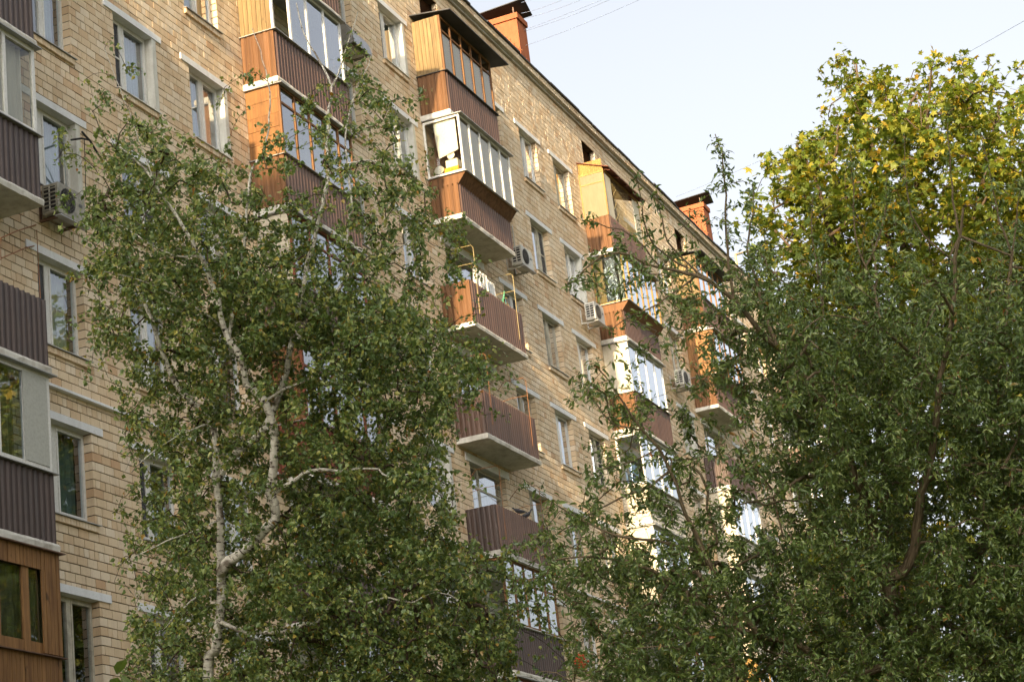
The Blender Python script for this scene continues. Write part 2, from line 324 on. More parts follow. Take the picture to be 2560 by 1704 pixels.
def bricks():
    P, J, H = .152, .015, .152-.0155
    out = []      # x0,x1,z0,z1,depth
    k0 = int((0-7.65)/P)-1
    i = k0
    while True:
        zt = 7.65+P*i; z0, z1 = zt-H, zt
        if z1 > ZTOP: break
        if z0 >= 0:
            header = i % 4 == 0; L = .1395 if header else .279
            ph = (0, .0, .14, .07)[i % 4]+rng.normal(0, .006)
            segs = [(XW0, XW1, z0, z1)]
            for o in OPEN:
                if o[3] <= z0+.002 or o[2] >= z1-.002: continue
                ns = []
                for (a, b, c, d) in segs:
                    if o[1] <= a or o[0] >= b: ns.append((a,b,c,d)); continue
                    if o[0] > a: ns.append((a, o[0], c, d))
                    if o[1] < b: ns.append((o[1], b, c, d))
                    if o[2]-c > .03: ns.append((max(a,o[0]), min(b,o[1]), c, o[2]-.004))
                    if d-o[3] > .03: ns.append((max(a,o[0]), min(b,o[1]), o[3]+.004, d))
                segs = ns
            for (a, b, c, d) in segs:
                js = XW0+ph+L*np.arange(math.floor((a-XW0-ph)/L)+1, math.ceil((b-XW0-ph)/L))
                js = js[(js > a+.05) & (js < b-.05)]
                if len(js): js = js+rng.normal(0, .004, len(js))
                e = np.concatenate([[a-J/2-.008 if a > XW0+.01 else a], js, [b+J/2+.008 if b < XW1-.01 else b]])
                for q in range(len(e)-1):
                    jam = (q == 0 and a > XW0+.01) or (q == len(e)-2 and b < XW1-.01)
                    out.append((e[q]+J/2, e[q+1]-J/2, c, d, .15 if jam else .03))
        i += 1
    a = np.array(out); n = len(a)
    yf = rng.normal(0, .0016, n)-.001
    cx, cz = (a[:,0]+a[:,1])/2, (a[:,2]+a[:,3])/2
    q = np.stack([cx, np.zeros(n), cz], 1)-CAM; zz = q @ AX_F
    u = 1280+F_PX*(q @ AX_R)/zz; v = 852-F_PX*(q @ AX_U)/zz
    ok = (u > 10) & (u < 340) & (v > 10) & (v < 1690) & (cx > 25.0) & (a[:,4] < .1) & (a[:,1]-a[:,0] > .1) & ~((v > 520) & (u > 300)) & (cx < 28.6)
    score = np.where(ok, (a[:,1]-a[:,0])/zz, 0)
    big = set(np.argsort(-score)[:300].tolist())
    keep = np.array([k not in big for k in range(n)])
    def solid(A, Y):
        m = len(A); jit = rng.normal(0, .0018, (m, 4))
        x0, x1, z0, z1 = A[:,0]+jit[:,0], A[:,1]+jit[:,1], A[:,2]+jit[:,2]*.6, A[:,3]+jit[:,3]*.6; y1 = A[:,4]
        bv = .002
        V = np.stack([np.stack(t, 1) for t in (
            (x0+bv,Y,z0+bv),(x1-bv,Y,z0+bv),(x1-bv,Y,z1-bv),(x0+bv,Y,z1-bv),
            (x0,Y+bv,z0),(x1,Y+bv,z0),(x1,Y+bv,z1),(x0,Y+bv,z1), (x0,y1,z0),(x1,y1,z0),(x1,y1,z1),(x0,y1,z1))], 1)
        f = [(0,1,2,3)]
        for j in range(4): f.append((4+j, 4+(j+1)%4, (j+1)%4, j)); f.append((8+j, 8+(j+1)%4, 4+(j+1)%4, 4+j))
        Fc = (np.array(f)[None]+12*np.arange(m)[:,None,None]).reshape(-1, 4)
        return V.reshape(-1, 3), Fc
    V, Fc = solid(a[keep], yf[keep])
    link('brick_courses', np_mesh('brick_courses', V-org(WALL), Fc, M['brick']), WALL, kind='stuff')
    cache = {}
    for k in big:
        x0, x1, z0, z1, d = a[k]; key = (round((x1-x0)/.004), round((z1-z0)/.01))
        if key not in cache:
            w, h = (x1-x0)/2, (z1-z0)/2
            VV, FF = solid(np.array([[-w, w, -h, h, d]]), np.zeros(1)); cache[key] = np_mesh('brick', VV, FF, M['brick'])
        link('brick', cache[key], WALL, (cx[k], yf[k], cz[k]))
    return n
NB = bricks()

# ---- windows
def curtain_mesh(mb, x0, x1, z0, z1, y, amp=.025, wl=.12):
    n = max(4, int((x1-x0)/wl*6)); ph = random.random()*6
    top = [(x0+(x1-x0)*i/n, y+amp*math.sin(2*math.pi*i/6+ph)+.01*math.sin(i*1.7+ph)) for i in range(n+1)]
    for i in range(n): mb.quad((top[i][0],top[i][1],z0),(top[i+1][0],top[i+1][1],z0),(top[i+1][0],top[i+1][1],z1),(top[i][0],top[i][1],z1))
    return mb
def window(x0, x1, z0, z1, style, mat, row, xc):
    """frame is the window's own mesh; panes, sill, brick ledge, curtain and the room behind are its sub-parts"""
    yf, t = .15, .055
    W = x1-x0; fr = MB(); g = .004
    fr.box(x0+g, x0+t, yf, yf+.07, z0+g, z1-g); fr.box(x1-t, x1-g, yf, yf+.07, z0+g, z1-g); fr.box(x0+t, x1-t, yf, yf+.07, z1-t, z1-g); fr.box(x0+t, x1-t, yf, yf+.07, z0+g, z0+t+.02)
    panes = []
    xm = x0+W*{'left': .36, 'mid': .5, 'right': .62}[style]
    fr.box(xm-.045, xm+.045, yf-.004, yf+.066, z0+t+.02, z1-t)
    a, b = x0+t, x1-t
    zb = z0+t+.02; zt = z1-t
    def sash(p, q):
        s = .04
        fr.box(p, p+s, yf-.016, yf+.05, zb, zt); fr.box(q-s, q, yf-.016, yf+.05, zb, zt); fr.box(p+s, q-s, yf-.016, yf+.05, zt-s, zt); fr.box(p+s, q-s, yf-.016, yf+.05, zb, zb+s)
        return (p+s, q-s, zb+s, zt-s)
    L = sash(a, xm-.045); Rr = sash(xm+.045, b)
    bar = None
    if style == 'left': bar = L
    elif style == 'right': bar = Rr
    if bar: zc = zb+(zt-zb)*.48; fr.box(bar[0], bar[1], yf-.012, yf+.04, zc-.016, zc+.016)
    o = fr.build('window', mat, B, loc=(x0, 0, z0))
    for p in (L, Rr):
        MB().box(p[0], p[1], yf+.02, yf+.026, p[2], p[3]).build('pane', M['glass'], o)
    if bar and random.random() < .8:
        MB().box(bar[0], bar[1], yf+.005, yf+.008, bar[2], bar[3]).build('mosquito_net', M['net'], o)
    # room
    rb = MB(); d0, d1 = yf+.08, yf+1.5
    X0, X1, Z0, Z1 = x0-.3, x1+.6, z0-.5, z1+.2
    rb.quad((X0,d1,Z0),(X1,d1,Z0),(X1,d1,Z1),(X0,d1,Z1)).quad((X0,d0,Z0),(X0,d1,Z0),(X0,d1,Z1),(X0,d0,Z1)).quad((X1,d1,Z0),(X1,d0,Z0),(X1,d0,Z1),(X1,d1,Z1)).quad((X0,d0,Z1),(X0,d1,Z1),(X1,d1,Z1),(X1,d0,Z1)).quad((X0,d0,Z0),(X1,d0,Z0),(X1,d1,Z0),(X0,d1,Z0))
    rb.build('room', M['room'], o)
    cr = random.random()
    if cr < .75:
        cm = MB(); ww = random.uniform(.25, .6)
        if cr < .45: curtain_mesh(cm, x1-W*ww, x1-.03, z0+.02, z1-.02, yf+.2)
        else: curtain_mesh(cm, x0+.03, x1-.03, z0+.02, z1-.02, yf+.2)
        cm.build('curtain', M[random.choice(['curtain','curtain','curtain','blind','floral','green_cloth'])], o, smooth=True)
    # sill flashing and the ledge of narrow bricks below
    MB().hexa([(x0-.03,-.085,z0-.034),(x1+.07,-.085,z0-.034),(x1+.07,yf,z0+.0),(x0-.03,yf,z0+.0),(x0-.03,-.085,z0-.020),(x1+.07,-.085,z0-.020),(x1+.07,yf,z0+.016),(x0-.03,yf,z0+.016)]).build('sill', M['flash'] if random.random() < .6 else M['pvc'], o)
    lb = MB(); n = 17; w = (W+.05)/n
    for i in range(n): lb.box(x0-.02+i*w+.004, x0-.02+(i+1)*w-.004, -.05+random.uniform(-.004,.004), .01, z0-.137, z0-.036)
    lb.build('brick_ledge', M['brick'], o)
    MB().box(x0-.015, x1+.025, -.038, .012, z0-.130, z0-.045).build('ledge_mortar', M['mortar'], o)
    # painted jamb on some windows
    if (row, xc) in PAINTED:
        mt = M['jamb']
        MB().box(x1-.012, x1-.003, -.006, yf-.002, z0+.02, z1-.003).box(x1-.012, x1+.12, -.012, -.005, z0-.02, z1-.01).build('painted_jamb', mt, o)
    # lintel
    MB().box(x0-.305, x1+.305, -.028, .145, z1-.007, z1+.125).build('lintel', M['lintel'], o)
    return o
def net_mat():
    n = NT('mosquito_net'); d = n.bsdf((.10,.10,.105), .8, .2); t = n.n('ShaderNodeBsdfTransparent'); x = n.n('ShaderNodeMixShader'); n.set(x, 'i0', .5)
    n.t.links.new(t.outputs[0], x.inputs[1]); n.t.links.new(d, x.inputs[2]); return n.done(x.outputs[0])
M['net'] = net_mat()
PAINTED = {(3, 29.20), (4, 26.49), (3, 31.83), (1, 41.23), (2, 41.23), (5, 41.23), (2, 52.73), (3, 62.13), (2, 59.25)}
STY = {(5,26.49): 'left', (4,26.49): 'left', (3,29.20): 'left', (6,26.49): 'left'}
for x0, x1, z0, z1, kind, (r, xc) in OPEN:
    if kind == 'window':
        st = STY.get((r, xc), random.choice(['left','left','mid','right'])); mt = random.choice([M['pvc'], M['pvc'], M['oldpaint']])
        if xc < 32 and r < 7: mt = M['pvc']
        if (r, xc) in ((7,26.49), (3,50.15)): mt = M['oldpaint']
        window(x0, x1, z0, z1, st, mt, r, xc)
    elif kind == 'attic':
        mb = MB(); n = 14
        for i in range(n):
            z = z0+(z1-z0)*(i+.5)/n; mb.hexa([(x0,.20,z-.03),(x1,.20,z-.03),(x1,.26,z+.01),(x0,.26,z+.01),(x0,.20,z-.022),(x1,.20,z-.022),(x1,.26,z+.018),(x0,.26,z+.018)])
        o = mb.build('attic_vent', M['dark_wood'], B, loc=(x0, 0, z0)); MB().box(x0, x1, .30, .33, z0, z1).build('backing', M['dark'], o)
    else:
        yf = .13; mb = MB(); t = .07; xd = x0+.75
        for a, b in ((x0,x0+t),(xd-.05,xd+.05),(x1-t,x1)): mb.box(a, b, yf, yf+.07, z0, z1)
        for a, b in ((x0+t,xd-.05),(xd+.05,x1-t)): mb.box(a, b, yf, yf+.065, z1-t, z1); mb.box(a, b, yf, yf+.065, z0, z0+(.75 if a > xd-.2 else .5)); mb.box(a, b, yf, yf+.06, z1-.55, z1-.50)
        o = mb.build('balcony_door', M['oldpaint'], B, loc=(x0, 0, z0))
        MB().box(x0+t, xd-.05, yf+.02, yf+.026, z0+.5, z1-t).build('pane', M['glass'], o); MB().box(xd+.05, x1-t, yf+.02, yf+.026, z0+.75, z1-t).build('pane', M['glass'], o)
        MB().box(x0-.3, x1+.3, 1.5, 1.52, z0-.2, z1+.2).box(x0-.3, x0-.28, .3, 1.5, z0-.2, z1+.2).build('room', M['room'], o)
        curtain_mesh(MB(), xd+.1, x1-.1, z0+.7, z1-.05, yf+.2).build('curtain', M['curtain'], o, smooth=True)
        MB().box(x0-.22, x1+.22, -.028, .125, z1-.007, z1+.19).build('lintel', M['lintel'], o)

# ---- belt course, crown of the wall, roof, chimneys, railing
xs_b = [XW0]+[x for c in COLS.values() for x in (c-.03, c+BW+.03)]+[XW1]
for i in range(0, len(xs_b), 2):
    MB().prism([(.0,11.985),(-.095,11.985),(-.095,12.03),(.0,12.075)], 0, xs_b[i], xs_b[i+1]).build('belt_course', M['lintel'], B)
MB().prism([(.02,27.575),(-.07,27.575),(-.07,27.64),(-.16,27.66),(-.16,27.86),(.6,27.90),(.6,27.575)], 0, XW0, XW1).build('parapet', M['slab_grey'], B)
cb = MB(); x = XW0+.005
while x < XW1-.2:
    cb.box(x, x+.267, -.168+random.uniform(-.004,.004), -.155, 27.668, 27.755); x += .277
x = XW0+.14
while x < XW1-.3:
    cb.box(x, x+.267, -.168+random.uniform(-.004,.004), -.155, 27.765, 27.852); x += .277
cb.build('parapet_bricks', M['brick'], B, kind='stuff')
rf = MB(); rf.box(XW0-.1, XW1+.1, -.02, 12.1, 27.92, 28.0); n = 60
for i in range(n):      # the uneven lip of roofing felt and tin along the edge
    a, b = XW0+(XW1-XW0)*i/n, XW0+(XW1-XW0)*(i+1)/n; z = 27.87+random.uniform(-.025,.015); rf.box(a+.002, b-.002, -.21+random.uniform(-.025,.01), .0, z, z+.05)
ROOF = rf.build('roof', M['roof'], B)
def chimney(x0, x1, y0, y1, zt):
    o = MB().box(x0, x1, y0, y1, 27.95, zt-.18).box(x0-.05, x1+.05, y0-.05, y1+.05, zt-.18, zt).build('chimney', M['orange'], B)
    hd = MB(); zz = zt+.28
    zz = zt+.2; hd.hexa([(x0-.12,y0-.35,zz+.14),(x1+.12,y0-.22,zz+.02),(x1+.12,y1+.2,zz-.06),(x0-.12,y1+.2,zz-.02),(x0-.12,y0-.35,zz+.165),(x1+.12,y0-.22,zz+.045),(x1+.12,y1+.2,zz-.035),(x0-.12,y1+.2,zz+.005)])
    hd.build('chimney_hood', M['roof'], o)
    pm = MB()
    for a in (x0+.08, x1-.08):
        for b in (y0+.1, (y0+y1)/2, y1-.1): pm.box(a-.02, a+.02, b-.02, b+.02, zt, zz+.05)
    pm.build('hood_post', M['steel'], o)
    wr = MB()
    for k in range(5):
        p = np.array([x0-.06, y0+.25+.1*k, zt-1.2+.1*k]); pts = [p+np.array([-.03*math.sin(j), -.06*j+.03*math.sin(2.1*j+k), .10*math.sin(j*.9+k)]) for j in range(6)]; wr.tube(pts, .008, 4)
    wr.build('wire_tangle', M['rustpipe'], o)
chimney(52.25, 53.0, .6, 3.3, 30.5); chimney(70.85, 71.6, .6, 3.3, 30.5)
x = 48.33
while x < XW1:
    o = MB().box(x-.022, x+.022, .08, .12, 27.98, 28.36).build('railing_post', M['red'], B); x += 2.9
for x in (49.3, 49.55, 49.8, 50.4, 51.35): MB().box(x-.012, x+.012, .09, .115, 27.98, 28.27).build('railing_post', M['red'], B)
pts = [(x, .1, 28.235+.025*math.sin(x*2.2)+.012*math.sin(x*5.1)) for x in np.arange(30, XW1, .7)]
MB().tube(pts, .02, 5).build('railing_cable', M['cable'], B)
# ------------------------------------------------------------------ balconies
def ribbed(mb, axis, a, b, fix, z0, z1, pitch, depth, flat=.5, out=-1):
    """profiled sheet along axis 0 (x) or 1 (y); fix is the other coordinate, ribs stand out by depth on side out"""
    n = max(2, int(round((b-a)/pitch))); p = (b-a)/n; e = p*.18
    prof = []
    for i in range(n):
        s = a+i*p; prof += [(s, 0), (s+p*(1-flat)-e, 0), (s+p*(1-flat), depth), (s+p-e, depth)]
    prof.append((b, 0))
    fr = [(t, fix+out*d) for t, d in prof]; bk = [(t, fix+out*d-out*.005) for t, d in prof]
    P = (lambda t, d, z: (t, d, z)) if axis == 0 else (lambda t, d, z: (d, t, z))
    for L in (fr, bk):
        for i in range(len(L)-1): mb.quad(P(*L[i], z0), P(*L[i+1], z0), P(*L[i+1], z1), P(*L[i], z1))
    for i in range(len(fr)-1): mb.quad(P(*fr[i], z1), P(*fr[i+1], z1), P(*bk[i+1], z1), P(*bk[i], z1))
    return mb
def boards(parent, axis, a, b, fix, z0, z1, w, mat, name='board', t=.02, out=-1, horizontal=False, joined=False):
    """separate boards side by side on an end or a front"""
    L = (z1-z0) if horizontal else (b-a); n = max(1, int(round(L/w))); s = L/n; mb = MB() if joined else None
    for i in range(n):
        k = mb or MB(); j = random.uniform(0, .007); f0, f1 = sorted((fix, fix+out*(t+j)))
        if horizontal: lo = (a, b, z0+i*s+.003, z0+(i+1)*s-.003)
        else: lo = (a+i*s+.004, a+(i+1)*s-.004, z0, z1+random.uniform(-.004,.004))
        if axis == 0: k.box(lo[0], lo[1], f0, f1, lo[2], lo[3])
        else: k.box(f0, f1, lo[0], lo[1], lo[2], lo[3])
        if not joined: k.build(name, mat, parent)
    if joined: mb.build(name, mat, parent)
def siding(mb, axis, a, b, fix, z0, z1, w=.115, out=-1):
    n = int(round((z1-z0)/w)); s = (z1-z0)/n
    for i in range(n):
        za, zb = z0+i*s, z0+(i+1)*s
        q = [(a, fix+out*.022, za), (b, fix+out*.022, za), (b, fix+out*.006, zb-.004), (a, fix+out*.006, zb-.004)]
        c = [(a, fix, za), (b, fix, za), (b, fix, zb-.004), (a, fix, zb-.004)]
        T = (lambda p: p) if axis == 0 else (lambda p: (p[1], p[0], p[2]))
        pts = [T(p) for p in q]; bk = [T(p) for p in c]
        mb.quad(*pts); mb.quad(pts[0], pts[1], bk[1], bk[0]); mb.quad(pts[2], pts[3], bk[3], bk[2]); mb.quad(pts[0], pts[3], bk[3], bk[0]); mb.quad(pts[1], pts[2], bk[2], bk[1])
    return mb
def glazing(p, x0, x1, yfr, z0, z1, n, mat, post=.055, transom=None, end='glass', endmat=None, yback=-.01, blind=False, open_bay=None, dull=False):
    """row of panes along the front at y=yfr, and the two ends"""
    fr = MB(); d = .05; GL = M['dull'] if blind or dull else M['glass']
    xs = np.linspace(x0, x1, n+1)
    for i, x in enumerate(xs):
        a = x if i == 0 else x-post if i == n else x-post/2; fr.box(a, a+post, yfr, yfr+d, z0, z1)
    for i in range(n):
        a = xs[i]+(post if i == 0 else post/2); b = xs[i+1]-(post if i == n-1 else post/2)
        fr.box(a, b, yfr+.003, yfr+d-.003, z0, z0+post); fr.box(a, b, yfr+.003, yfr+d-.003, z1-post, z1)
        zt = z1-post
        if transom: zc = z0+(z1-z0)*transom; fr.box(a, b, yfr+.003, yfr+d-.003, zc-post*.4, zc+post*.4); MB().box(a, b, yfr+.022, yfr+.027, zc+post*.4, zt).build('pane', GL, p); zt = zc-post*.4
        if open_bay != i: MB().box(a, b, yfr+.022, yfr+.027, z0+post, zt).build('pane', GL, p)
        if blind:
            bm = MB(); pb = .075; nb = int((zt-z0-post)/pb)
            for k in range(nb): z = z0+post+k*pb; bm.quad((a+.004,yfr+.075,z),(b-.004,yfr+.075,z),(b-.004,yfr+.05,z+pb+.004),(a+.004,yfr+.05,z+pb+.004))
            bm.build('blind', M['blind'], p)  # pale slats imitate the opposite building reflected in the panes
    if end == 'glass':
        for xe in (x0, x1-d):
            fr.box(xe+.002, xe+d-.002, yback-.05, yback, z0, z1); fr.box(xe+.002, xe+d-.002, yfr+d, yback-.05, z0, z0+post); fr.box(xe+.002, xe+d-.002, yfr+d, yback-.05, z1-post, z1)
            MB().box(xe+.022, xe+.028, yfr+d, yback-.05, z0+post, z1-post).build('pane', GL, p)
    fr.build('window_frame', mat, p)
    if end == 'boards':
        for xe, o_ in ((x0+.02, -1), (x1-.02, 1)): boards(p, 1, yfr+d, yback, xe, z0, z1, .11, endmat, 'board', .022, o_)
    elif end == 'hboards':
        for xe, o_ in ((x0+.02, -1), (x1-.02, 1)): boards(p, 1, yfr+d, yback, xe, z0, z1, .30, endmat, 'board', .022, o_, True)
    elif end == 'panel':
        for xe in (x0, x1-.03): MB().box(xe+.003, xe+.028, yfr+d, yback, z0, z1).build('end_panel', endmat, p)
    elif end == 'siding':
        for xe, o_ in ((x0+.02, -1), (x1-.02, 1)): siding(MB(), 1, yfr+d, yback, xe, z0, z1, .19, o_).build('end_siding', endmat, p)
def balcony(c, r, panel='chocolate', label=None, kind='open', **k):
    x0 = COLS[c]; x1 = x0+BW; zs = ZS(r); p = empty('balcony', (x0, 0, zs), B)
    if label: p['label'] = label
    yf = -BD
    edge = k.get('edge', M['slab'])
    J = lambda a: random.uniform(-a, a)
    MB().rings([[(xx, 0, zs-.10), (xx, yf-.035+J(.006), zs-.10+J(.007)), (xx, yf-.045+J(.008), zs-.02+J(.006)), (xx, yf-.03+J(.006), zs+.02+J(.004)), (xx, 0, zs+.03)] for xx in np.linspace(x0-.04, x1+.04, 22)]).build('slab', edge, p)
    zt = zs+1.10
    if panel in ('siding',):
        siding(MB(), 0, x0, x1, yf+.01, zs+.02, zt, .115).build('front_panel', M['cream'], p)
        for xe, o_ in ((x0, -1), (x1, 1)): siding(MB(), 1, yf+.01, -.01, xe, zs+.02, zt, .115, o_).build('end_panel', M['cream'], p)
    elif panel == 'planks':
        boards(p, 0, x0, x1, yf+.01, zs-.05, zt, .10, M['honey_wood'], 'plank'); boards(p, 1, yf+.01, 0, x1, zs-.05, zt, .10, M['honey_wood'], 'plank', .02, 1)
    elif panel == 'slats':
        boards(p, 0, x0, x1, yf+.01, zs+.02, zt, .06, M['slat_wood'], 'slat', .02, -1, True)
        for xe, o_ in ((x0, -1), (x1, 1)): boards(p, 1, yf+.01, -.01, xe, zs+.02, zt, .06, M['slat_wood'], 'slat', .02, o_, True)
    else:
        mt = M[panel]; jag = k.get('jag', 0)
        ribbed(MB(), 0, x0, x1, yf, zs+.015, zt-k.get('skirt', 0)*.25, k.get('pitch', .135), .028, .45).build('front_panel', mt, p)
        for xe, o_ in ((x0, -1), (x1, 1)): ribbed(MB(), 1, yf+.004, -.012, xe+.0, zs+.015, zt-k.get('skirt', 0)*.25, .13, .016, .62, o_).build('end_panel', M[k.get('endpanel', panel)], p)
    if kind == 'open':
        MB().box(x0+.01, x1-.01, yf+.03, yf+.06, zt-.05, zt-.015).box(x0+.01, x0+.04, yf+.06, -.01, zt-.05, zt-.015).box(x1-.04, x1-.01, yf+.06, -.01, zt-.05, zt-.015).build('handrail', M['steel'], p)
        if k.get('rods'):
            for xx in k.get('rodx', (x0+.35, x1-.4)):
                t = MB(); h = k.get('rodh', 1.0); w = .0075
                t.tube([(xx,yf-.04,zs+.3),(xx,yf-.06,zt+h-.08),(xx+.02,yf-.0,zt+h),(xx+.03,-.25,zt+h+.02),(xx+.03,-.02,zt+h-.2)], w, 6)
                t.tube([(xx,yf-.06,zt+h-.48),(xx+.01,-.4,zt+h-.46),(xx+.03,-.02,zt+h-.5)], w*.9, 6)
                t.build('clothes_rail', M[k['rods']], p)
            ln = MB()
            for q in range(4): yy = yf+.05+.16*q; ln.tube([(k.get('rodx', (x0+.35,0))[0], yy, zt+h-.47), (x0+1.7, yy, zt+h-.50), (k.get('rodx', (0,x1-.4))[1], yy, zt+h-.47)], .0035, 4)
            ln.build('clothes_line', M['pvc'], p)
        return p
    g0, g1 = zt+.02, zs+2.66
    yg = yf-.01
    if k.get('skirt'):
        yg = yf-.22; s = .30
        sk = MB(); fm = M[k.get('skirtmat', 'rust')]
        xa, xb = x0-.0, x1+.0
        sk.quad((xa,yf,zt-s),(xb,yf,zt-s),(xb,yg-.03,zt),(xa,yg-.03,zt)); sk.quad((xa,yf+.02,zt-s+.01),(xb,yf+.02,zt-s+.01),(xb,yg,zt-.005),(xa,yg,zt-.005))
        sk.build('sloping_skirt', fm, p)
        for xe in (xa, xb): MB().quad((xe,0,zt-s),(xe,yf,zt-s),(xe,yg-.03,zt),(xe,0,zt)).build('skirt_end', fm, p)
    # window board over the parapet
    MB().hexa([(x0-.05,yg-.075,zt-.012),(x1+.05,yg-.075,zt-.012),(x1+.05,.0,zt+.004),(x0-.05,.0,zt+.004),(x0-.05,yg-.075,zt+.002),(x1+.05,yg-.075,zt+.002),(x1+.05,.0,zt+.019),(x0-.05,.0,zt+.019)]).build('window_board', k.get('board', M['flash']), p)
    glazing(p, x0+.01, x1-.01, yg, g0, g1, k.get('n', 4), M[k.get('frame', 'pvc')], k.get('post', .06), k.get('transom'), k.get('end', 'glass'), M[k['endmat']] if k.get('endmat') else None, blind=k.get('blind', False), open_bay=k.get('open_bay'), dull=k.get('dull', False))
    if k.get('roof'):
        ov = k.get('over', .28)
        MB().hexa([(x0-.06,yg-ov,g1+.02),(x1+.5,yg-ov,g1+.02),(x1+.5,.0,g1+.17),(x0-.06,.0,g1+.17),(x0-.06,yg-ov,g1+.05),(x1+.5,yg-ov,g1+.05),(x1+.5,.0,g1+.20),(x0-.06,.0,g1+.20)]).build('canopy', M[k['roof']], p)
    else:
        MB().hexa([(x0-.05,yg-.10,g1-.005),(x1+.08,yg-.10,g1-.005),(x1+.08,-.01,g1+.02),(x0-.05,-.01,g1+.02),(x0-.05,yg-.10,g1+.012),(x1+.08,yg-.10,g1+.012),(x1+.08,-.01,g1+.038),(x0-.05,-.01,g1+.038)]).build('drip_board', k.get('board', M['flash']), p)
    if k.get('curtain'):
        curtain_mesh(MB(), x0+k['curtain'][0], x0+k['curtain'][1], g0+.03, g1-.05, yg+.17, .03, .14).build('curtain', M[k.get('curtainmat', 'curtain')], p, smooth=True)
    return p
# column 1 (left edge of the picture)
balcony(1, 2, 'brown'); balcony(1, 3, 'brown', 'dark brown ribbed balcony at the upper left corner', 'open')
b = balcony(1, 4, 'brown', 'white glazed balcony with a lace curtain over a blue brown panel', 'glazed', n=4, frame='pvc', post=.075, curtain=(1.2, 3.1), dull=True)
balcony(1, 5, 'brown', 'open dark brown balcony on the left edge')
b = balcony(1, 6, 'brown', 'white plastic glazed balcony with one blank grey bay', 'glazed', n=5, frame='pvc', post=.075, curtain=(1.5, 2.5), curtainmat='drape')
MB().box(21.63+BW-.70, 21.63+BW-.09, -.80, -.785, ZS(6)+1.2, ZS(6)+2.6).build('blank_panel', M['greypanel'], b)
b = balcony(1, 7, 'planks', 'balcony boxed in with dark wooden boards and an olive drape', 'glazed', n=4, frame='honey_wood', post=.16, end='boards', endmat='honey_wood', curtain=(1.0, 3.1), curtainmat='drape', board=M['steel'])
g0_, g1_, xe_ = ZS(7)+1.13, ZS(7)+2.66, COLS[1]+BW
boards(b, 0, xe_-.46, xe_, -.795, g0_, g1_, .092, M['honey_wood'], 'board', .02); boards(b, 0, COLS[1], xe_-.47, -.795, g1_-.30, g1_, .10, M['honey_wood'], 'board', .02); boards(b, 0, COLS[1]+1.55, COLS[1]+1.78, -.795, g0_, g1_-.31, .11, M['honey_wood'], 'board', .02)
# column 2 (behind the birch)
balcony(2, 1, 'chocolate', None, 'glazed', n=5, frame='frame_wood', end='boards', endmat='wood', roof='roof')
balcony(2, 2, 'chocolate', 'balcony with weathered board end and white sashes above brown sheet', 'glazed', n=4, frame='pvc', end='boards', endmat='wood', endpanel='rust', open_bay=0)
balcony(2, 3, 'chocolate', 'balcony with varnished wooden end and brown sashes behind the birch', 'glazed', n=5, frame='frame_wood', transom=.75, end='hboards', endmat='orange_wood', endpanel='rust')
balcony(2, 4, 'chocolate', None, 'glazed', n=4, frame='red_wood', end='siding', endmat='cream', transom=.72)
balcony(2, 5, 'redbrown', None, 'glazed', n=5, frame='red_wood', end='boards', endmat='dark_wood', transom=.72)
balcony(2, 6, 'brown'); balcony(2, 7, 'brown', None, 'glazed', n=4, frame='pvc')
# column 3 (centre)
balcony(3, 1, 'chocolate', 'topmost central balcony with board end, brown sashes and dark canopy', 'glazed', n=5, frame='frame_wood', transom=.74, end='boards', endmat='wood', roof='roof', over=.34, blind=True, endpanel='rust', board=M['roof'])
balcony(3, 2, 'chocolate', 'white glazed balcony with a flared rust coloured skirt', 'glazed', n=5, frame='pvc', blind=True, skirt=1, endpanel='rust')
balcony(3, 3, 'chocolate', 'open balcony with laundry above brown ribbed sheet', rods='yellowpipe', endpanel='rust')
balcony(3, 4, 'chocolate', 'open brown balcony one storey below the laundry', rods='rustpipe')
balcony(3, 5, 'chocolate', 'open dark brown balcony with two pigeons on its rail', rods='rustpipe', endpanel='brown', edge=M['slab_grey'])
balcony(3, 6, 'brown', 'brown framed glazed balcony below the pigeons', 'glazed', n=5, frame='frame_wood', transom=.70, end='glass', board=M['lintel'])
balcony(3, 7, 'brown', None, 'glazed', n=5, frame='red_wood', end='glass')
# column 4
b = balcony(4, 1, 'chocolate', 'balcony with yellowed plastic end and red brown lean-to roof', endpanel='rust')
x0, zs = COLS[4], ZS(1)
MB().box(x0+.005, x0+.02, -.76, -.02, zs+1.1, zs+2.55).build('end_sheet', M['frosted'], b)
ribbed(MB(), 1, -.78, -.02, x0, zs+2.56, zs+2.95, .05, .012, .5, -1).build('gable', M['yellow_wood'], b)
fm = MB()
for y in (-.80, -.03): fm.box(x0-.01, x0+.035, y, y+.04, zs+1.1, zs+2.62)
fm.box(x0-.008, x0+.03, -.76, -.03, zs+2.52, zs+2.56).box(x0-.008, x0+.03, -.76, -.03, zs+2.2, zs+2.23).box(x0+BW-.04, x0+BW, -.80, -.76, zs+1.1, zs+2.6).box(x0, x0+BW, -.8, -.77, zs+2.56, zs+2.62)
fm.build('timber_frame', M['yellow_wood'], b)
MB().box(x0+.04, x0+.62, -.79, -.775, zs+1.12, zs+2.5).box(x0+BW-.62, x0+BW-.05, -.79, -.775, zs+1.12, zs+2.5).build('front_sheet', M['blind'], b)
MB().hexa([(x0-.06,-1.0,zs+2.60),(x0+BW+.15,-1.0,zs+2.60),(x0+BW+.15,.0,zs+2.98),(x0-.06,.0,zs+2.98),(x0-.06,-1.0,zs+2.625),(x0+BW+.15,-1.0,zs+2.625),(x0+BW+.15,.0,zs+3.0),(x0-.06,.0,zs+3.0)]).build('canopy', M['redbrown'], b)
nt = MB()
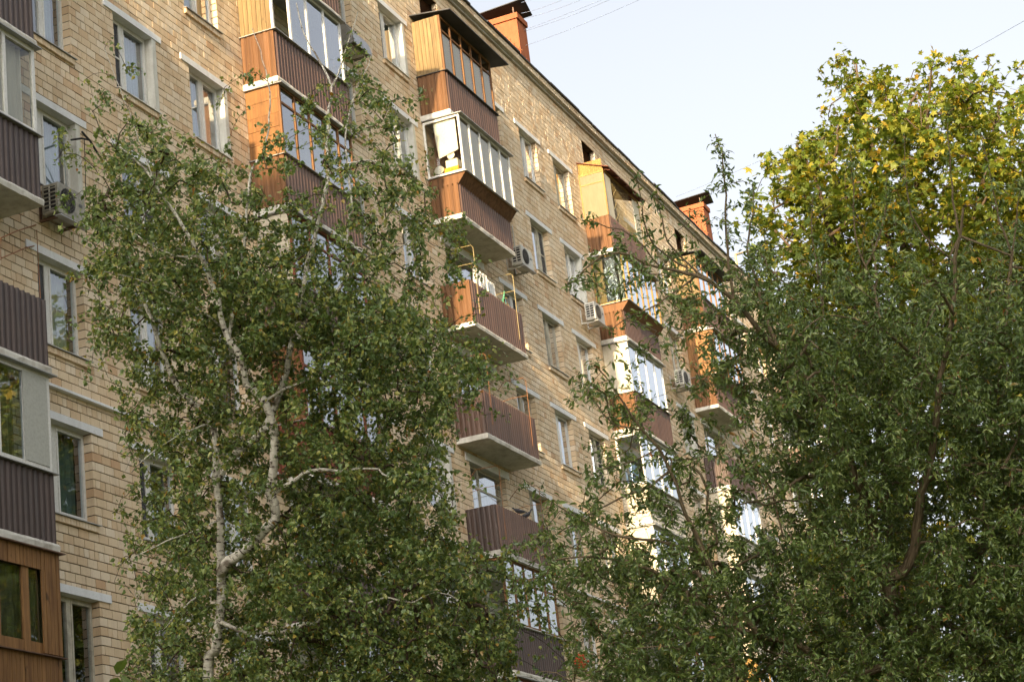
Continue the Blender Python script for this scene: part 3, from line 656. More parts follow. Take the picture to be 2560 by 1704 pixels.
for i in range(16): nt.tube([(x0+.65+.13*i, -.785, zs+1.1), (x0+.65+.13*(i-3), -.785, zs+2.55)] if i > 2 else [(x0+.65, -.785, zs+1.1+.4*i), (x0+1.1, -.785, zs+1.5+.4*i)], .005, 3)
nt.build('netting', M['yellowpipe'], b)
for i in range(5):
    xx = x0+.1+i*.78; MB().hexa([(xx,-.98,zs+2.545),(xx+.05,-.98,zs+2.545),(xx+.05,-.02,zs+2.91),(xx,-.02,zs+2.91),(xx,-.98,zs+2.59),(xx+.05,-.98,zs+2.59),(xx+.05,-.02,zs+2.955),(xx,-.02,zs+2.955)]).build('rafter', M['red_wood'], b)
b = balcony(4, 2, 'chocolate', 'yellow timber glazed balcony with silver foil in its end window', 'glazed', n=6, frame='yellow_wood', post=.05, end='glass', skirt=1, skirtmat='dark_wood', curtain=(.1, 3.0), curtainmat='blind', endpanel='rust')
fo = MB(); nn = 14
for i in range(nn):
    for j in range(nn):
        f = lambda i, j: (x0+.09+.05*math.sin(i*2.3+j*1.7)+.03*math.sin(j*3.1-i), -.74+.34*i/nn+.03*math.sin(j*.8), ZS(2)+1.2+1.35*j/nn)
        fo.quad(f(i,j), f(i+1,j), f(i+1,j+1), f(i,j+1))
fo.build('foil_sheet', M['foil'], b)
MB().box(x0+.06, x0+.075, -.35, -.08, ZS(2)+1.2, ZS(2)+2.6).build('inner_board', M['yellow_wood'], b)
balcony(4, 3, 'chocolate', 'balcony with a blank white end panel and white sashes', 'glazed', n=4, frame='pvc', end='panel', endmat='cream', curtain=(.8, 1.8), endpanel='rust')
balcony(4, 4, 'siding', 'white balcony faced with horizontal cream siding', 'glazed', n=4, frame='pvc', end='glass', curtain=(1.4, 3.0))
balcony(4, 5, 'siding', None, 'glazed', n=4, frame='pvc', end='panel', endmat='cream'); balcony(4, 6, 'brown', None, 'glazed', n=4, frame='frame_wood')
# column 5 and 6 (mostly behind the pear tree)
balcony(5, 1, 'chocolate', None, 'glazed', n=5, frame='frame_wood', end='boards', endmat='wood', roof='roof', endpanel='rust')
balcony(5, 2, 'chocolate', None, 'glazed', n=5, frame='frame_wood', end='boards', endmat='honey_wood', skirt=1, endpanel='rust')
balcony(5, 3, 'brown'); balcony(5, 4, 'siding', None, 'glazed', n=4, frame='pvc', end='panel', endmat='cream')
balcony(5, 5, 'siding', None, 'glazed', n=4, frame='pvc', end='siding', endmat='cream'); balcony(5, 6, 'slats', 'balcony faced with narrow orange wooden slats', 'glazed', n=5, frame='yellow_wood', end='boards', endmat='yellow_wood')
balcony(6, 1, 'chocolate', None, 'glazed', n=4, frame='pvc', roof='roof', end='panel', endmat='cream'); balcony(6, 2, 'chocolate', None, 'glazed', n=4, frame='pvc'); balcony(6, 3, 'siding', None, 'glazed', n=4, frame='pvc'); balcony(6, 4, 'chocolate')

# ------------------------------------------------------------------ unseen block added to shade the lower storeys (left of and behind the viewer)
def shade_block():
    x0, x1, y0, y1, h = -56.0, -40.0, -40.0, 3.0, 38.4
    nb = empty('added_shade_block', (-48, -18, 0), label='unseen concrete block added behind the viewer to shade the lower storeys', category='building')
    MB().box(x0, x1, y0, y1, 0, h).build('wall', M['slab_grey'], nb); MB().box(x0-.3, x1+.3, y0-.3, y1+.3, h+.004, h+.25).build('roof', M['roof'], nb)
    wm = MB().box(0, .05, -.8, .8, -.75, .75).build('window', M['dark'], nb, loc=(x1, -37, 3)); 
    fm = MB().box(.02, .09, -.85, -.78, -.8, .8).box(.02, .09, .78, .85, -.8, .8).box(.02, .09, -.78, .78, .73, .8).box(.02, .09, -.78, .78, -.8, -.73).build('frame', M['pvc'], wm)
    for i in range(11):
        for j in range(12):
            if i == j == 0: continue
            w = link('window', wm.data, nb, (x1, -37+3.7*i, 3+3*j)); link('frame', fm.data, w)
shade_block()

# ------------------------------------------------------------------ trees
CELL = 80.0
def dens(rows):
    """rows of digits: how thick the foliage stands, one digit per cell from column c0 on"""
    out = []
    for r, c0, s in rows:
        for i, ch in enumerate(s):
            if ch not in ' .0': out.append((c0+i, r, int(ch)))
    return out
def sample_tips(cells, per, depth, spread, power=1.0, clump=.5):
    pts = []
    for c, r, d in cells:
        n = rng.poisson(per*(d/8.0)**power*8.0)
        if n == 0: continue
        u = (c+rng.random(n)*1.25-.125)*CELL; v = (r+rng.random(n)*1.25-.125)*CELL
        w = rng.normal(0, 1, n)
        for a, b, t in zip(u, v, w):
            if pts and rng.random() < clump: pts.append(pts[-1-int(rng.integers(min(3, len(pts))))]+rng.normal(0, 1, 3)*np.array([.06,.06,.12])*(depth/20)); continue
            pts.append(at(a, b, depth+float(np.clip(t, -1.9, 1.9))*spread))
    return np.array(pts)
def clear_view(tips, T, depth, keep=.2, rad=32.0, which=(0,1,2,3,6,7)):
    """few leafy twigs grow on the open side right in front of the white trunk and limbs"""
    ids = [i for k in which for i in T.paths[k]]; q = T.P[ids]-CAM; z = q @ AX_F; tu = 1280+F_PX*(q @ AX_R)/z; tv = 852-F_PX*(q @ AX_U)/z; big = T.rad[ids] > .018; tu, tv = tu[big], tv[big]
    w = tips-CAM; z = w @ AX_F; u = 1280+F_PX*(w @ AX_R)/z; v = 852-F_PX*(w @ AX_U)/z
    d = np.array([np.min((tu-a)**2+(tv+25-b)**2) for a, b in zip(u, v)])
    bad = (d < rad**2) & (z < depth) & (rng.random(len(tips)) > keep); return tips[~bad]
class Tree:
    def __init__(s): s.P = np.zeros((140000, 3)); s.par = np.full(140000, -1); s.rad = np.zeros(140000); s.len = np.zeros(140000); s.n = 0; s.paths = []; s.twig = np.zeros(140000, bool)
    def add(s, p, par, rad=0.0, twig=False):
        i = s.n; s.P[i] = p; s.par[i] = par; s.rad[i] = rad; s.twig[i] = twig
        if par >= 0: s.len[i] = s.len[par]+np.linalg.norm(p-s.P[par])
        s.n += 1; return i
    def path(s, pts, r0, r1, attach=True):
        pts = [np.asarray(p, float) for p in pts]
        # Catmull-Rom through the traced points
        q = [pts[0]]
        for i in range(len(pts)-1):
            a, b, c, d = pts[max(i-1,0)], pts[i], pts[i+1], pts[min(i+2,len(pts)-1)]
            m = max(2, int(np.linalg.norm(c-b)/.10))
            for k in range(1, m+1):
                t = k/m; q.append(.5*((2*b)+(-a+c)*t+(2*a-5*b+4*c-d)*t*t+(-a+3*b-3*c+d)*t**3))
        par = -1
        if attach and s.n: par = int(np.argmin(((s.P[:s.n]-q[0])**2).sum(1)))
        ids = [par] if par >= 0 else []
        for k, p in enumerate(q):
            t = k/max(1, len(q)-1); j = rng.normal(0, .006, 3) if k else 0
            ids.append(s.add(p+j, ids[-1] if ids else -1, r0+(r1-r0)*t))
        s.paths.append(ids)
    def connect(s, tips, up=.25, droop=0.0, step=.13, limit=1e9, shoot=.8):
        base = s.P[:s.n].copy(); d0 = np.array([((base-t)**2).sum(1).min() for t in tips]); order = np.argsort(d0)
        s.ends = []
        for ids in s.paths:      # leaves on the thin ends of the traced shoots too
            for k in ids[1:]:
                if s.rad[k] < .0075 and rng.random() < shoot: s.ends.append((k, k))
        for o in order:
            t = tips[o]; Q = s.P[:s.n]; d = np.sqrt(((Q-t)**2).sum(1)); cost = d+.35*np.maximum(0, Q[:,2]-t[2])
            j = int(np.argmin(cost)); a = s.P[j].copy(); L = float(d[j])
            if L > limit: continue
            if L < .06: s.ends.append((j, j)); continue
            n = max(2, int(L/step)); side = rng.normal(0, .12*L, 3); mid = (a+t)/2+side+np.array([0,0,up*L]); cur = j
            for k in range(1, n+1):
                w = k/n; p = (1-w)**2*a+2*w*(1-w)*mid+w*w*t-np.array([0,0,droop*w*w*L]); cur = s.add(p, cur, 0, True)
            s.ends.append((j, cur))
    def radii(s, rt, ex):
        w = np.zeros(s.n)
        for _, e in s.ends: w[e] += 1
        for i in range(s.n-1, 0, -1):
            if s.par[i] >= 0: w[s.par[i]] += w[i]
        s.rad[:s.n] = np.maximum(s.rad[:s.n], rt*np.maximum(w, .6)**ex*np.where(s.twig[:s.n], 1, 0)); s.w = w
def cones(T, idx, k):
    """tapered segments from each node to its parent, with uv (angle, length)"""
    a, b = T.P[T.par[idx]], T.P[idx]; ra = np.minimum(T.rad[T.par[idx]], T.rad[idx]*1.6); rb = T.rad[idx]; la, lb = T.len[T.par[idx]], T.len[idx]
    t = b-a; t /= np.linalg.norm(t, axis=1, keepdims=True)+1e-9
    ref = np.where(np.abs(t[:,2:3]) < .9, np.array([[0,0,1.]]), np.array([[1.,0,0]])); x = np.cross(t, ref); x /= np.linalg.norm(x, axis=1, keepdims=True); y = np.cross(t, x)
    an = 2*np.pi*np.arange(k+1)/k; c, s_ = np.cos(an), np.sin(an)
    dirs = x[:,None]*c[None,:,None]+y[:,None]*s_[None,:,None]; n = len(idx)
    V = np.concatenate([a[:,None]+dirs*ra[:,None,None], b[:,None]+dirs*rb[:,None,None]], 1).reshape(-1, 3)
    uv = np.concatenate([np.stack([np.tile(an/6.283, (n,1)), np.tile(la[:,None], (1,k+1))], 2), np.stack([np.tile(an/6.283, (n,1)), np.tile(lb[:,None], (1,k+1))], 2)], 1).reshape(-1, 2)
    f = np.array([(i, i+1, k+2+i, k+1+i) for i in range(k)]); Fc = (f[None]+(2*(k+1))*np.arange(n)[:,None,None]).reshape(-1, 4)
    return V, Fc, uv
def tubes_smooth(T, k=10):
    Vs, Fs, Us, off = [], [], [], 0
    for ids in T.paths:
        P = T.P[ids]; r = np.maximum(T.rad[ids], .004).copy()
        if T.par[ids[0]] >= 0 or len(ids) > 1: r[0] = min(r[0], r[min(1, len(r)-1)]*1.3)
        t = np.gradient(P, axis=0); t /= np.linalg.norm(t, axis=1, keepdims=True)+1e-9
        x = np.cross(t, np.array([1., .3, 0])); x /= np.linalg.norm(x, axis=1, keepdims=True); y = np.cross(t, x)
        an = 2*np.pi*np.arange(k+1)/k; L = np.concatenate([[0], np.cumsum(np.linalg.norm(np.diff(P, axis=0), axis=1))])
        wob = 1+.06*np.sin(L*9+ids[0])[:,None]*np.cos(an*2+L[:,None]*3)+.03*np.sin(an*3+L[:,None]*7)
        V = P[:,None]+(x[:,None]*np.cos(an)[None,:,None]+y[:,None]*np.sin(an)[None,:,None])*(r[:,None]*wob)[:,:,None]
        n = len(P); uv = np.stack([np.tile(an/6.283, (n,1)), np.tile(L[:,None], (1,k+1))], 2)
        f = [(i*(k+1)+j, i*(k+1)+j+1, (i+1)*(k+1)+j+1, (i+1)*(k+1)+j) for i in range(n-1) for j in range(k)]
        Vs.append(V.reshape(-1,3)); Us.append(uv.reshape(-1,2)); Fs.append(np.array(f)+off); off += n*(k+1)
    return np.concatenate(Vs), np.concatenate(Fs), np.concatenate(Us)
LEAF = {
 'birch': (np.array([(0,0,0),(1,0,-.06),(.66,.19,.06),(.26,.36,.10),(.26,-.36,.10),(.66,-.19,.06)]), np.array([(0,1,2,3),(0,4,5,1)])),
 'pear': (np.array([(0,0,0),(.35,0,.05),(.7,0,-.04),(1,0,-.26),(.05,.04,.02),(.33,.165,.13),(.68,.145,.04),(.97,.02,-.24),(.05,-.04,.02),(.33,-.165,.13),(.68,-.145,.04),(.97,-.02,-.24)]),
          np.array([(0,1,5,4),(1,2,6,5),(2,3,7,6),(0,8,9,1),(1,9,10,2),(2,10,11,3)])),
 'maple': (np.array([(0,0,0),(.05,-.46,-.05),(.32,-.27,.04),(.66,-.52,-.05),(.60,-.17,.03),(1,0,-.10),(.60,.17,.03),(.66,.52,-.05),(.32,.27,.04),(.05,.46,-.05),(.36,0,.02)]),
          np.array([(0,1,2,10),(2,3,4,10),(4,5,6,10),(10,6,7,8),(10,8,9,0)])),
}
def leaf_frames(T, per, size, jit, hang, flat, spread):
    """bases, axes, normals and sizes of the leaves along the outer part of each twig"""
    base = []
    for j, e in T.ends:
        ch = [e]; c = e
        while c != j and len(ch) < 6: c = int(T.par[c]); ch.append(c)
        ch = T.P[ch]; m = rng.poisson(per)
        for _ in range(m):
            q = rng.random()*(len(ch)-1)*.999 if len(ch) > 1 else 0; i = int(q); p = ch[i] if len(ch) == 1 else ch[i]*(1-q+i)+ch[i+1]*(q-i); base.append(p)
    base = np.array(base); n = len(base); base += rng.normal(0, jit, (n, 3))
    a = rng.normal(0, 1, (n, 3)); a[:,2] = a[:,2]*spread-hang; a /= np.linalg.norm(a, axis=1, keepdims=True)
    nr = rng.normal(0, 1, (n, 3)); nr[:,2] += flat; nr -= a*(nr*a).sum(1, keepdims=True); nr /= np.linalg.norm(nr, axis=1, keepdims=True)+1e-9
    sz = size*np.clip(rng.normal(1, .28, n), .35, 1.6); return base, a, nr, sz
def leaf_mesh(kind, base, a, nr, sz, w=1.0):
    V0, F0 = LEAF[kind]; y = np.cross(nr, a); n = len(base)
    V = base[:,None]+sz[:,None,None]*(V0[None,:,0:1]*a[:,None]+w*V0[None,:,1:2]*y[:,None]+V0[None,:,2:3]*nr[:,None])
    Fc = (F0[None]+len(V0)*np.arange(n)[:,None,None]).reshape(-1, 4); return V.reshape(-1, 3), Fc
def make_tree(name, label, cat, T, root, bark, leafmat, kind, frames, thick=.012, singles=250, extra=None):
    o = empty(name, root, label=label, category=cat); O = org(o)
    V, Fc, uv = tubes_smooth(T); link('trunk', np_mesh('trunk', V-O, Fc, bark, True, uv), o)
    idx = np.array([i for i in range(T.n) if T.twig[i] and T.par[i] >= 0])
    big = idx[T.rad[idx] > thick]; sm = idx[T.rad[idx] <= thick]; parts = [cones(T, big, 6)] if len(big) else []
    if len(sm): parts.append(cones(T, sm, 3))
    Vs, Fs, Us, off = [], [], [], 0
    for V, Fc, uv in parts: Vs.append(V); Fs.append(Fc+off); Us.append(uv); off += len(V)
    link('branches', np_mesh('branches', np.concatenate(Vs)-O, np.concatenate(Fs), bark if extra is None else extra, True, np.concatenate(Us)), o, kind='stuff')
    base, a, nr, sz = frames; q = base-CAM; z = q @ AX_F; u = 1280+F_PX*(q @ AX_R)/z; v = 852-F_PX*(q @ AX_U)/z
    ok = (u > 20) & (u < 2540) & (v > 20) & (v < 1690); near = np.argsort(np.where(ok, -sz/z, 0))[:singles]
    m = np.ones(len(base), bool); m[near] = False
    V, Fc = leaf_mesh(kind, base[m], a[m], nr[m], sz[m]); cr = link('crown', np_mesh('crown', V-O, Fc, leafmat), o, kind='stuff')
    lm = np_mesh('leaf', LEAF[kind][0]*1.0, LEAF[kind][1], leafmat)
    for i in near:
        lf = link('leaf', lm, cr, base[i]); y = np.cross(nr[i], a[i])
        Mx = Matrix([[a[i][r], y[r], nr[i][r]] for r in range(3)]); lf.rotation_euler = Mx.to_euler(); lf.scale = (sz[i],)*3
    return o
GREEN_BIRCH = m_leaf('birch_leaf', [(0,(.095,.15,.042)), (.4,(.15,.22,.062)), (.7,(.24,.30,.085)), (.9,(.36,.38,.11)), (.98,(.46,.42,.10)), (.995,(.46,.25,.05)), (1,(.36,.14,.03))], .30, .34, .6)
GREEN_PEAR = m_leaf('pear_leaf', [(0,(.080,.125,.032)), (.4,(.13,.19,.05)), (.75,(.21,.28,.075)), (.985,(.34,.39,.12)), (1,(.38,.12,.03))], .26, .30, .6)
YELLOW_MAPLE = m_leaf('maple_leaf', [(0,(.075,.12,.017)), (.35,(.135,.18,.023)), (.7,(.21,.23,.030)), (.92,(.34,.30,.036)), (1,(.44,.27,.03))], .45, .5, .35)
BIRCH_BARK = m_birch_bark(); TWIG_BARK = m_bark('birch_twig', (.10,.065,.045), (.20,.15,.11)); PEAR_BARK = m_bark('pear_bark', (.22,.16,.095), (.40,.31,.20)); MAPLE_BARK = m_bark('maple_bark', (.10,.07,.05), (.20,.15,.10))

def birch():
    D0 = 21.0; T = Tree()
    g = at(520,1704,D0); root = np.array([g[0]+.12, g[1]+.05, 0.0])
    tr = [(520,1704),(540,1625),(548,1552),(552,1462),(552,1390),(552,1317),(547,1245),(541,1172),(540,1120),(532,1060),(500,1020),(463,992),(413,901),(380,803),(345,720),(318,640)]
    T.path([root, root*.5+g*.5+np.array([.05,0,0])]+[at(u,v,D0+.012*i) for i, (u,v) in enumerate(tr)], .108, .016, False)
    def L(pts, r0, r1, d0=D0, d1=D0): T.path([at(u, v, d0+(d1-d0)*i/max(1,len(pts)-1)) for i, (u,v) in enumerate(pts)], r0*.68, max(.003, r1*.7))
    L([(553,1430),(570,1402),(603,1382),(653,1331),(690,1295),(686,1255),(672,1234),(682,1172),(688,1110),(685,1064),(669,1021),(650,985),(614,959),(607,916),(596,876),(571,847),(552,790),(543,749),(532,720),(518,669),(496,633),(482,604),(460,568),(427,518),(409,496),(384,449),(345,405),(300,370)], .086, .012, D0-.1, D0-.7)
    L([(548,1190),(575,1150),(614,1118),(665,1064),(700,980),(730,858),(737,832),(752,740),(774,640),(795,565),(810,489),(821,435),(817,362),(821,326),(824,275),(828,217),(813,177),(785,134),(756,69),(741,11)], .060, .008, D0+.1, D0+.6)
    L([(828,217),(842,195),(857,145),(879,83),(897,27)], .016, .007, D0+.6, D0+.6)
    L([(745,800),(800,770),(850,720),(875,677),(868,633),(871,568),(879,503),(868,417),(864,333),(880,260),(905,190),(930,140)], .032, .006, D0+.2, D0+.8)
    L([(571,847),(585,760),(600,680),(611,593),(614,543),(629,420),(654,395),(669,337),(676,290),(672,203),(650,127),(632,69)], .030, .005, D0-.3, D0+.3)
    L([(684,1235),(726,1205),(762,1183),(802,1172),(835,1178),(870,1176),(907,1172),(943,1176),(980,1194),(1040,1180)], .036, .008, D0-.2, D0-.9)
    L([(549,1552),(600,1575),(650,1581),(708,1578),(737,1574),(762,1562),(791,1556),(813,1531),(827,1509),(856,1500),(907,1509),(943,1498),(969,1493),(1023,1505),(1046,1497),(1090,1480),(1150,1500)], .034, .006, D0-.1, D0-1.0)
    L([(690,1104),(720,1130),(745,1175),(790,1230)], .02, .006, D0, D0+.8)
    L([(665,1000),(760,950),(840,930),(920,960),(1010,960),(1100,985),(1180,1000)], .026, .005, D0, D0-.6)
    L([(737,832),(800,880),(900,880),(1000,870),(1090,890)], .024, .005, D0, D0+.9)
    L([(558,821),(480,760),(400,720),(320,690),(260,680)], .018, .004, D0-.3, D0-.9)
    L([(500,640),(440,640),(360,600),(300,560),(250,520)], .016, .004, D0-.5, D0+.5)
    L([(875,677),(960,640),(1040,600),(1100,620)], .018, .004, D0+.4, D0+.9)
    L([(821,435),(900,400),(980,420),(1060,480)], .016, .004, D0+.5, D0+.2)
    L([(384,449),(340,330),(290,200),(262,120)], .009, .003, D0-.6, D0-.4)
    L([(520,1060),(440,1090),(380,1130),(330,1180)], .016, .004, D0, D0-.8)
    L([(545,1300),(480,1330),(420,1350),(300,1410)], .015, .003, D0, D0-.8)
    L([(552,1462),(480,1500),(420,1560),(350,1640)], .015, .004, D0, D0-.5)
    cells = dens([(1,11,'1'), (2,3,'111.1..231'), (3,2,'122111.1232'), (4,2,'234321123331'), (5,2,'245542223432'), (6,2,'256654334443'), (7,2,'2677655445431'),
     (8,2,'2578888765432'), (9,2,'2567888887531'), (10,3,'45677788886'), (10,14,'2'), (11,3,'146666678887'), (11,15,'2'), (12,4,'35666567774'), (12,15,'1'), (13,4,'35566666541'), (14,4,'36666666652'), (15,4,'36654567751'),
     (16,4,'36555788872'), (17,3,'13666788888641'), (18,4,'26778888887 5'), (19,4,'455667788888 3'), (20,4,'455666677888 2'), (21,4,'456667777887 2'), (22,4,'3455566677651'), (23,4,'234445555432'), (24,5,'1233444321')])
    tips = clear_view(sample_tips(cells, 9.2, D0+.25, .8, 1.6), T, D0+.1); T.connect(tips, .22, .30, .12, 1e9, .12); T.radii(.0019, .44)
    fr = leaf_frames(T, 14.5, .047, .035, .9, .2, .6)
    make_tree('birch_tree', 'birch with forked white trunk and small hanging leaves before the facade', 'tree', T, root, BIRCH_BARK, GREEN_BIRCH, 'birch', fr, .010, 250, TWIG_BARK)
birch()
def pear():
    D0 = 18.0; T = Tree()
    g = at(2230,1704,D0); root = np.array([g[0], g[1], 0.0])
    T.path([root, root*.4+g*.6, g, at(2236,1600,D0), at(2225,1500,D0), at(2215,1440,D0)], .11, .07, False)
    def L(pts, r0, r1, d0=D0, d1=D0): T.path([at(u, v, d0+(d1-d0)*i/max(1,len(pts)-1)) for i, (u,v) in enumerate(pts)], r0, r1)
    L([(2218,1445),(2258,1430),(2278,1390),(2292,1330),(2300,1260),(2312,1205),(2328,1140),(2336,1082),(2346,1020),(2350,962),(2369,861),(2380,781),(2388,727),(2391,647),(2400,580),(2410,520)], .050, .010, D0-.1, D0-.5)
    L([(2215,1440),(2195,1400),(2184,1324),(2165,1260),(2145,1210),(2123,1143),(2101,1096),(2075,1040),(2040,975),(1990,905),(1940,862),(1907,836),(1874,793),(1835,750),(1795,716),(1740,690),(1653,669),(1545,633),(1483,655),(1440,702)], .050, .005, D0, D0-.7)
    L([(2222,1420),(2222,1300),(2212,1220),(2204,1130),(2196,1040),(2200,940),(2185,820),(2190,700),(2180,600)], .038, .008, D0+.1, D0+.9)
    L([(2230,1600),(2330,1560),(2420,1480),(2455,1380),(2470,1280),(2476,1180),(2480,1040),(2500,900),(2520,760),(2530,640),(2545,540)], .042, .008, D0+.1, D0+.8)
    L([(2232,1650),(2160,1680),(2086,1690),(2055,1660),(2010,1617),(1960,1600),(1900,1590),(1820,1560),(1740,1500),(1660,1440),(1560,1400),(1460,1390),(1380,1400)], .042, .007, D0-.1, D0-.8)
    L([(1900,1590),(1830,1500),(1760,1380),(1703,1256),(1675,1176),(1645,1118),(1606,1075),(1560,1010),(1520,950),(1485,908)], .028, .004, D0-.5, D0-.9)
    L([(1675,1176),(1624,1216),(1522,1259),(1472,1285),(1400,1330)], .012, .003, D0-.6, D0-1.1); L([(1760,1380),(1640,1350),(1543,1339),(1471,1306),(1417,1277),(1348,1230)], .018, .003, D0-.4, D0-.2)
    L([(1606,1075),(1540,1060),(1490,1010),(1470,985)], .008, .003, D0-.7, D0-.5); L([(1645,1118),(1580,1150),(1500,1175),(1470,1190)], .008, .003, D0-.7, D0-1.0)
    L([(1795,716),(1720,660),(1668,604),(1650,517),(1639,481)], .012, .003, D0-.5, D0-.3); L([(1720,670),(1635,615),(1603,510),(1592,437)], .010, .003, D0-.5, D0-.7)
    L([(1835,750),(1822,660),(1816,590),(1813,463),(1809,400),(1800,365),(1787,338)], .014, .003, D0-.4, D0-.3); L([(1940,862),(1900,740),(1870,620),(1885,510),(1880,462)], .018, .003, D0-.4, D0+.2)
    L([(1653,669),(1580,590),(1500,560),(1470,545)], .008, .003, D0-.6, D0-.8); L([(1740,690),(1640,760),(1560,800),(1530,820)], .010, .003, D0-.5, D0-.9)
    L([(2312,1205),(2350,1180),(2400,1165),(2450,1160),(2540,1175),(2620,1180)], .028, .010, D0-.2, D0-.9); L([(2145,1210),(2060,1190),(1990,1200),(1930,1240),(1850,1260)], .026, .006, D0, D0-.8)
    L([(2350,962),(2290,900),(2230,840),(2150,800),(2060,790)], .022, .005, D0-.3, D0-1.0); L([(2380,781),(2340,720),(2270,705)], .016, .004, D0-.4, D0-1.0); L([(2480,1040),(2420,960),(2440,860)], .02, .005, D0+.4, D0-.4)
    for sh in ([(2185,720),(2140,600),(2132,470),(2128,385)], [(2391,660),(2290,560),(2264,450),(2260,350)], [(2400,590),(2382,500),(2374,390),(2368,275)], [(2530,640),(2490,520),(2470,410),(2448,330)], [(2180,640),(2210,540),(2216,440)], [(2520,700),(2540,560),(2550,450)], [(2060,790),(2040,660),(2028,560),(2035,480)]): L(sh, .011, .003, D0-.2, D0-.1)
    L([(2455,1380),(2560,1350),(2680,1300),(2800,1240)], .035, .008, D0+.2, D0); L([(2500,900),(2600,850),(2700,800)], .025, .006, D0+.6, D0+.2)
    cells = dens([(5,22,'1'), (6,19,'1..21'), (6,27,'1..11'), (7,18,'221132111111222222211'), (8,18,'3333344233334444444333'), (9,19,'12346654445555555554'), (10,19,'1235677777777777766655'), (11,18,'1112468888888888777655'), (12,18,'23123688888888887776665'), (13,18,'242234788888888887776554'),
     (14,19,'34323577788888888777554'), (15,16,'12234333577777788888777654'), (16,17,'34343334677667788888887655'), (17,16,'35566666777777888888888766'), (18,17,'4577888888888888888887665'), (19,18,'577888888888888888887665'), (20,17,'2588888888888888888887765'), (21,17,'258888888888888888887654'), (22,18,'246777777777777777655430'), (23,19,'24556666666666665544320')])
    tips = clear_view(sample_tips(cells, 7.6, D0+.05, .75, 1.6), T, D0+.1, .15, 26.0, (1,)); T.connect(tips, .10, .12, .11); T.radii(.0020, .44)
    fr = leaf_frames(T, 13, .056, .03, .55, .9, .7)
    make_tree('pear_tree', 'dark green pear tree with narrow drooping leaves on the right', 'tree', T, root, PEAR_BARK, GREEN_PEAR, 'pear', fr, .011, 250)
pear()
def maple():
    D0 = 45.0; T = Tree()
    g = at(2260,1500,D0); root = np.array([g[0], g[1], 0.0])
    T.path([root, root*.5+g*.5, g, at(2250,1200,D0), at(2245,950,D0), at(2255,700,D0), at(2262,480,D0), at(2265,300,D0), at(2300,220,D0)], .30, .03, False)
    def L(pts, r0, r1, d0=D0, d1=D0): T.path([at(u, v, d0+(d1-d0)*i/max(1,len(pts)-1)) for i, (u,v) in enumerate(pts)], r0, r1)
    L([(2248,1050),(2180,900),(2120,740),(2080,600),(2040,450),(1990,360)], .13, .02, D0, D0-1.5); L([(2255,700),(2210,560),(2190,420),(2160,280),(2140,160)], .10, .02, D0, D0+1)
    L([(2245,950),(2340,800),(2410,640),(2450,480),(2480,340),(2500,260)], .13, .02, D0, D0-1); L([(2262,520),(2310,400),(2320,280),(2330,170)], .08, .015, D0, D0-1.5)
    L([(2120,740),(2030,680),(1960,600),(1900,540)], .06, .012, D0-1, D0-.2); L([(2240,1000),(2120,900),(2000,800),(1920,720)], .07, .012, D0+.4, D0+2); L([(2410,640),(2520,560),(2620,480)], .07, .015, D0, D0+1)
    L([(2250,1200),(2150,1080),(2050,1000)], .08, .015, D0, D0+2); L([(2250,1150),(2380,1050),(2500,960),(2620,880)], .09, .015, D0, D0+1.5)
    cells = dens([(1,26,'2..1'), (2,26,'4314311'), (3,25,'1577776543211'), (4,24,'147888887766543'), (5,24,'578888888776654'), (6,23,'268888888888776654'), (7,23,'368888888888887765'), (8,23,'148888888888888765'), (9,23,'127888888888888765'), (10,24,'27888888888888765'), (11,24,'26788888888888765'), (12,24,'24667777888888654'), (13,25,'4555567777777643'), (14,25,'444445677777643'), (15,25,'44444566666643'), (16,25,'4455556666543'), (17,25,'445555666654'), (18,25,'44555566665'), (19,25,'44555566665'), (20,25,'34555566654')])
    tips = sample_tips(cells, 4.4, D0, 2.0, 1.3); T.connect(tips, .2, .0, .3); T.radii(.006, .45)
    fr = leaf_frames(T, 11, .148, .12, .35, 1.4, .6)
    make_tree('maple_tree', 'tall maple with yellowing sunlit crown behind the pear tree', 'tree', T, root, MAPLE_BARK, YELLOW_MAPLE, 'maple', fr, .02, 250)
maple()

